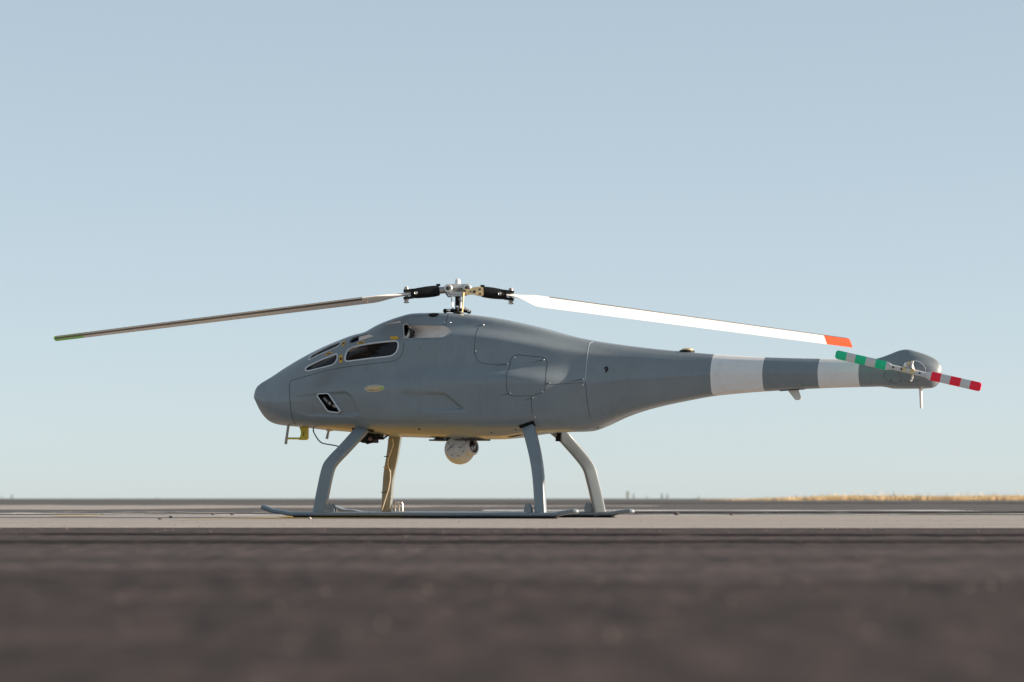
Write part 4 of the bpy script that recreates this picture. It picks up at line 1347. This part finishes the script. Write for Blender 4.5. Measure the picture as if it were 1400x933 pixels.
# ------------------------------------------------------------------ dry grass on the horizon, shrubs far off
def grass_mat():
    m = bpy.data.materials.new('dry_grass'); m.use_nodes = True
    nt = m.node_tree; b = nt.nodes['Principled BSDF']
    g_ = N(nt, 'ShaderNodeNewGeometry')
    c_ = ramp(nt, g_.outputs['Random Per Island'], [(0, (.50, .32, .13)), (.45, (.58, .41, .20)), (.8, (.60, .47, .29)), (1, (.30, .23, .13))])
    nt.links.new(c_, b.inputs['Base Color']); b.inputs['Roughness'].default_value = .7
    return m
M['grass'] = grass_mat()
mb = MB()
for k in range(60000):
    d = rng.uniform(225, 262)
    x = rng.uniform(16.0, 78)
    edge = smst(np.array((x / d * FPX + 700 - 995) / 150.0))
    if rng.random() > .12 + .88 * edge: continue
    h = rng.uniform(.14, .36) * (.35 + .65 * float(edge)) * (1 + .18 * math.sin(x * .9) * math.sin(x * .37 + 2))
    if rng.random() < .02: h *= rng.uniform(1.4, 2.2)
    w = rng.uniform(.012, .034); a = rng.uniform(0, 3.14); lx = rng.normal(0, .10)
    c0 = Vector((x, d - CAM_D, -.008)); e = Vector((math.cos(a), math.sin(a), 0)) * w
    mb.add([c0 - e, c0 + e, c0 + Vector((lx, 0, h)) + e * .3, c0 + Vector((lx, 0, h)) - e * .3], [(0, 1, 2, 3)])
o = mb.build('dry_grass', 'grass', smooth=False); tag(o, 'golden dry grass along the horizon on the right', 'grass', kind='stuff')

def leaf_mat(name, c1, c2):
    m = bpy.data.materials.new(name); m.use_nodes = True
    nt = m.node_tree; b = nt.nodes['Principled BSDF']
    g_ = N(nt, 'ShaderNodeNewGeometry')
    nt.links.new(ramp(nt, g_.outputs['Random Per Island'], [(0, c1), (1, c2)]), b.inputs['Base Color']); b.inputs['Roughness'].default_value = .7
    return m
M['leaf'] = leaf_mat('leaf', (.07, .085, .04), (.14, .15, .07))
M['leaf_blue'] = leaf_mat('leaf_conifer', (.06, .085, .075), (.11, .14, .12))
M['bark'] = mat('bark', (.12, .09, .07), .9)
def shrub(px, h_px, w_px, lm, label, d=850.0, cone=False, seed=0, name='small_tree'):
    rr = random.Random(seed)
    x = (px - 700) / FPX * d; h = h_px / FPX * d; w = w_px / FPX * d
    root = bpy.data.objects.new(name, None); COL.objects.link(root); root.location = (x, d - CAM_D, -.008)
    tag(root, label, 'tree', 'small trees far off on the horizon')
    mb = MB(); mb.tube([(0, 0, 0), (.03, 0, h * .4), (0, .02, h * .85)], [.05 * h, .035 * h, .012 * h], 7)
    for k in range(5):
        a = rr.uniform(0, 6.28); z0 = h * rr.uniform(.25, .6)
        mb.tube([(0, 0, z0), (math.cos(a) * w * .3, math.sin(a) * w * .3, z0 + h * .18)], [.02 * h, .008 * h], 5)
    mb.build('trunk', 'bark', root)
    mb = MB()
    for k in range(420):
        z = rr.uniform(.10, 1.0); lim = (1.05 - z) if cone else math.sqrt(max(.03, 1 - ((z - .55) / .5) ** 2))
        lim *= .6 + .4 * math.sin(7 * z + seed) ** 2
        a = rr.uniform(0, 6.28); r = w / 2 * lim * math.sqrt(rr.random())
        c0 = Vector((r * math.cos(a), r * math.sin(a), z * h)); s_ = h * rr.uniform(.018, .045)
        e = Vector((rr.gauss(0, 1), rr.gauss(0, 1), rr.gauss(0, 1))).normalized() * s_; f = e.orthogonal().normalized() * s_ * .6
        mb.add([c0 - e, c0 + f, c0 + e, c0 - f], [(0, 1, 2, 3)])
    mb.build('crown', lm, root, smooth=False)
shrub(858, 10.5, 7, 'leaf', 'pale green small tree on the horizon, left of a tight pair', seed=1)
shrub(866, 8, 5, 'leaf_blue', 'bluish small tree on the horizon, right of a tight pair', seed=2, cone=True)
shrub(904.5, 8.5, 5, 'leaf_blue', 'dark blue-green conifer on the horizon right of the skids', seed=3, cone=True)
shrub(912, 7.5, 5, 'leaf', 'faint thin small tree just right of the dark conifer', seed=4)
shrub(883.5, 4, 3.5, 'leaf', 'tiny shrub on the horizon between the tree pair and the conifer', seed=5)
shrub(955, 4.5, 5, 'leaf', 'tiny shrub on the horizon just left of the dry grass', seed=6)
shrub(17, 6, 7, 'leaf', 'low bushy tree on the horizon near the left edge', seed=7)
shrub(3.5, 4.5, 2, 'leaf_blue', 'thin dark little tree on the horizon at the very left edge', seed=8, cone=True)
shrub(215, 4, 2, 'leaf_blue', 'tiny lone conifer on the horizon left of the helicopter nose', seed=9, cone=True)
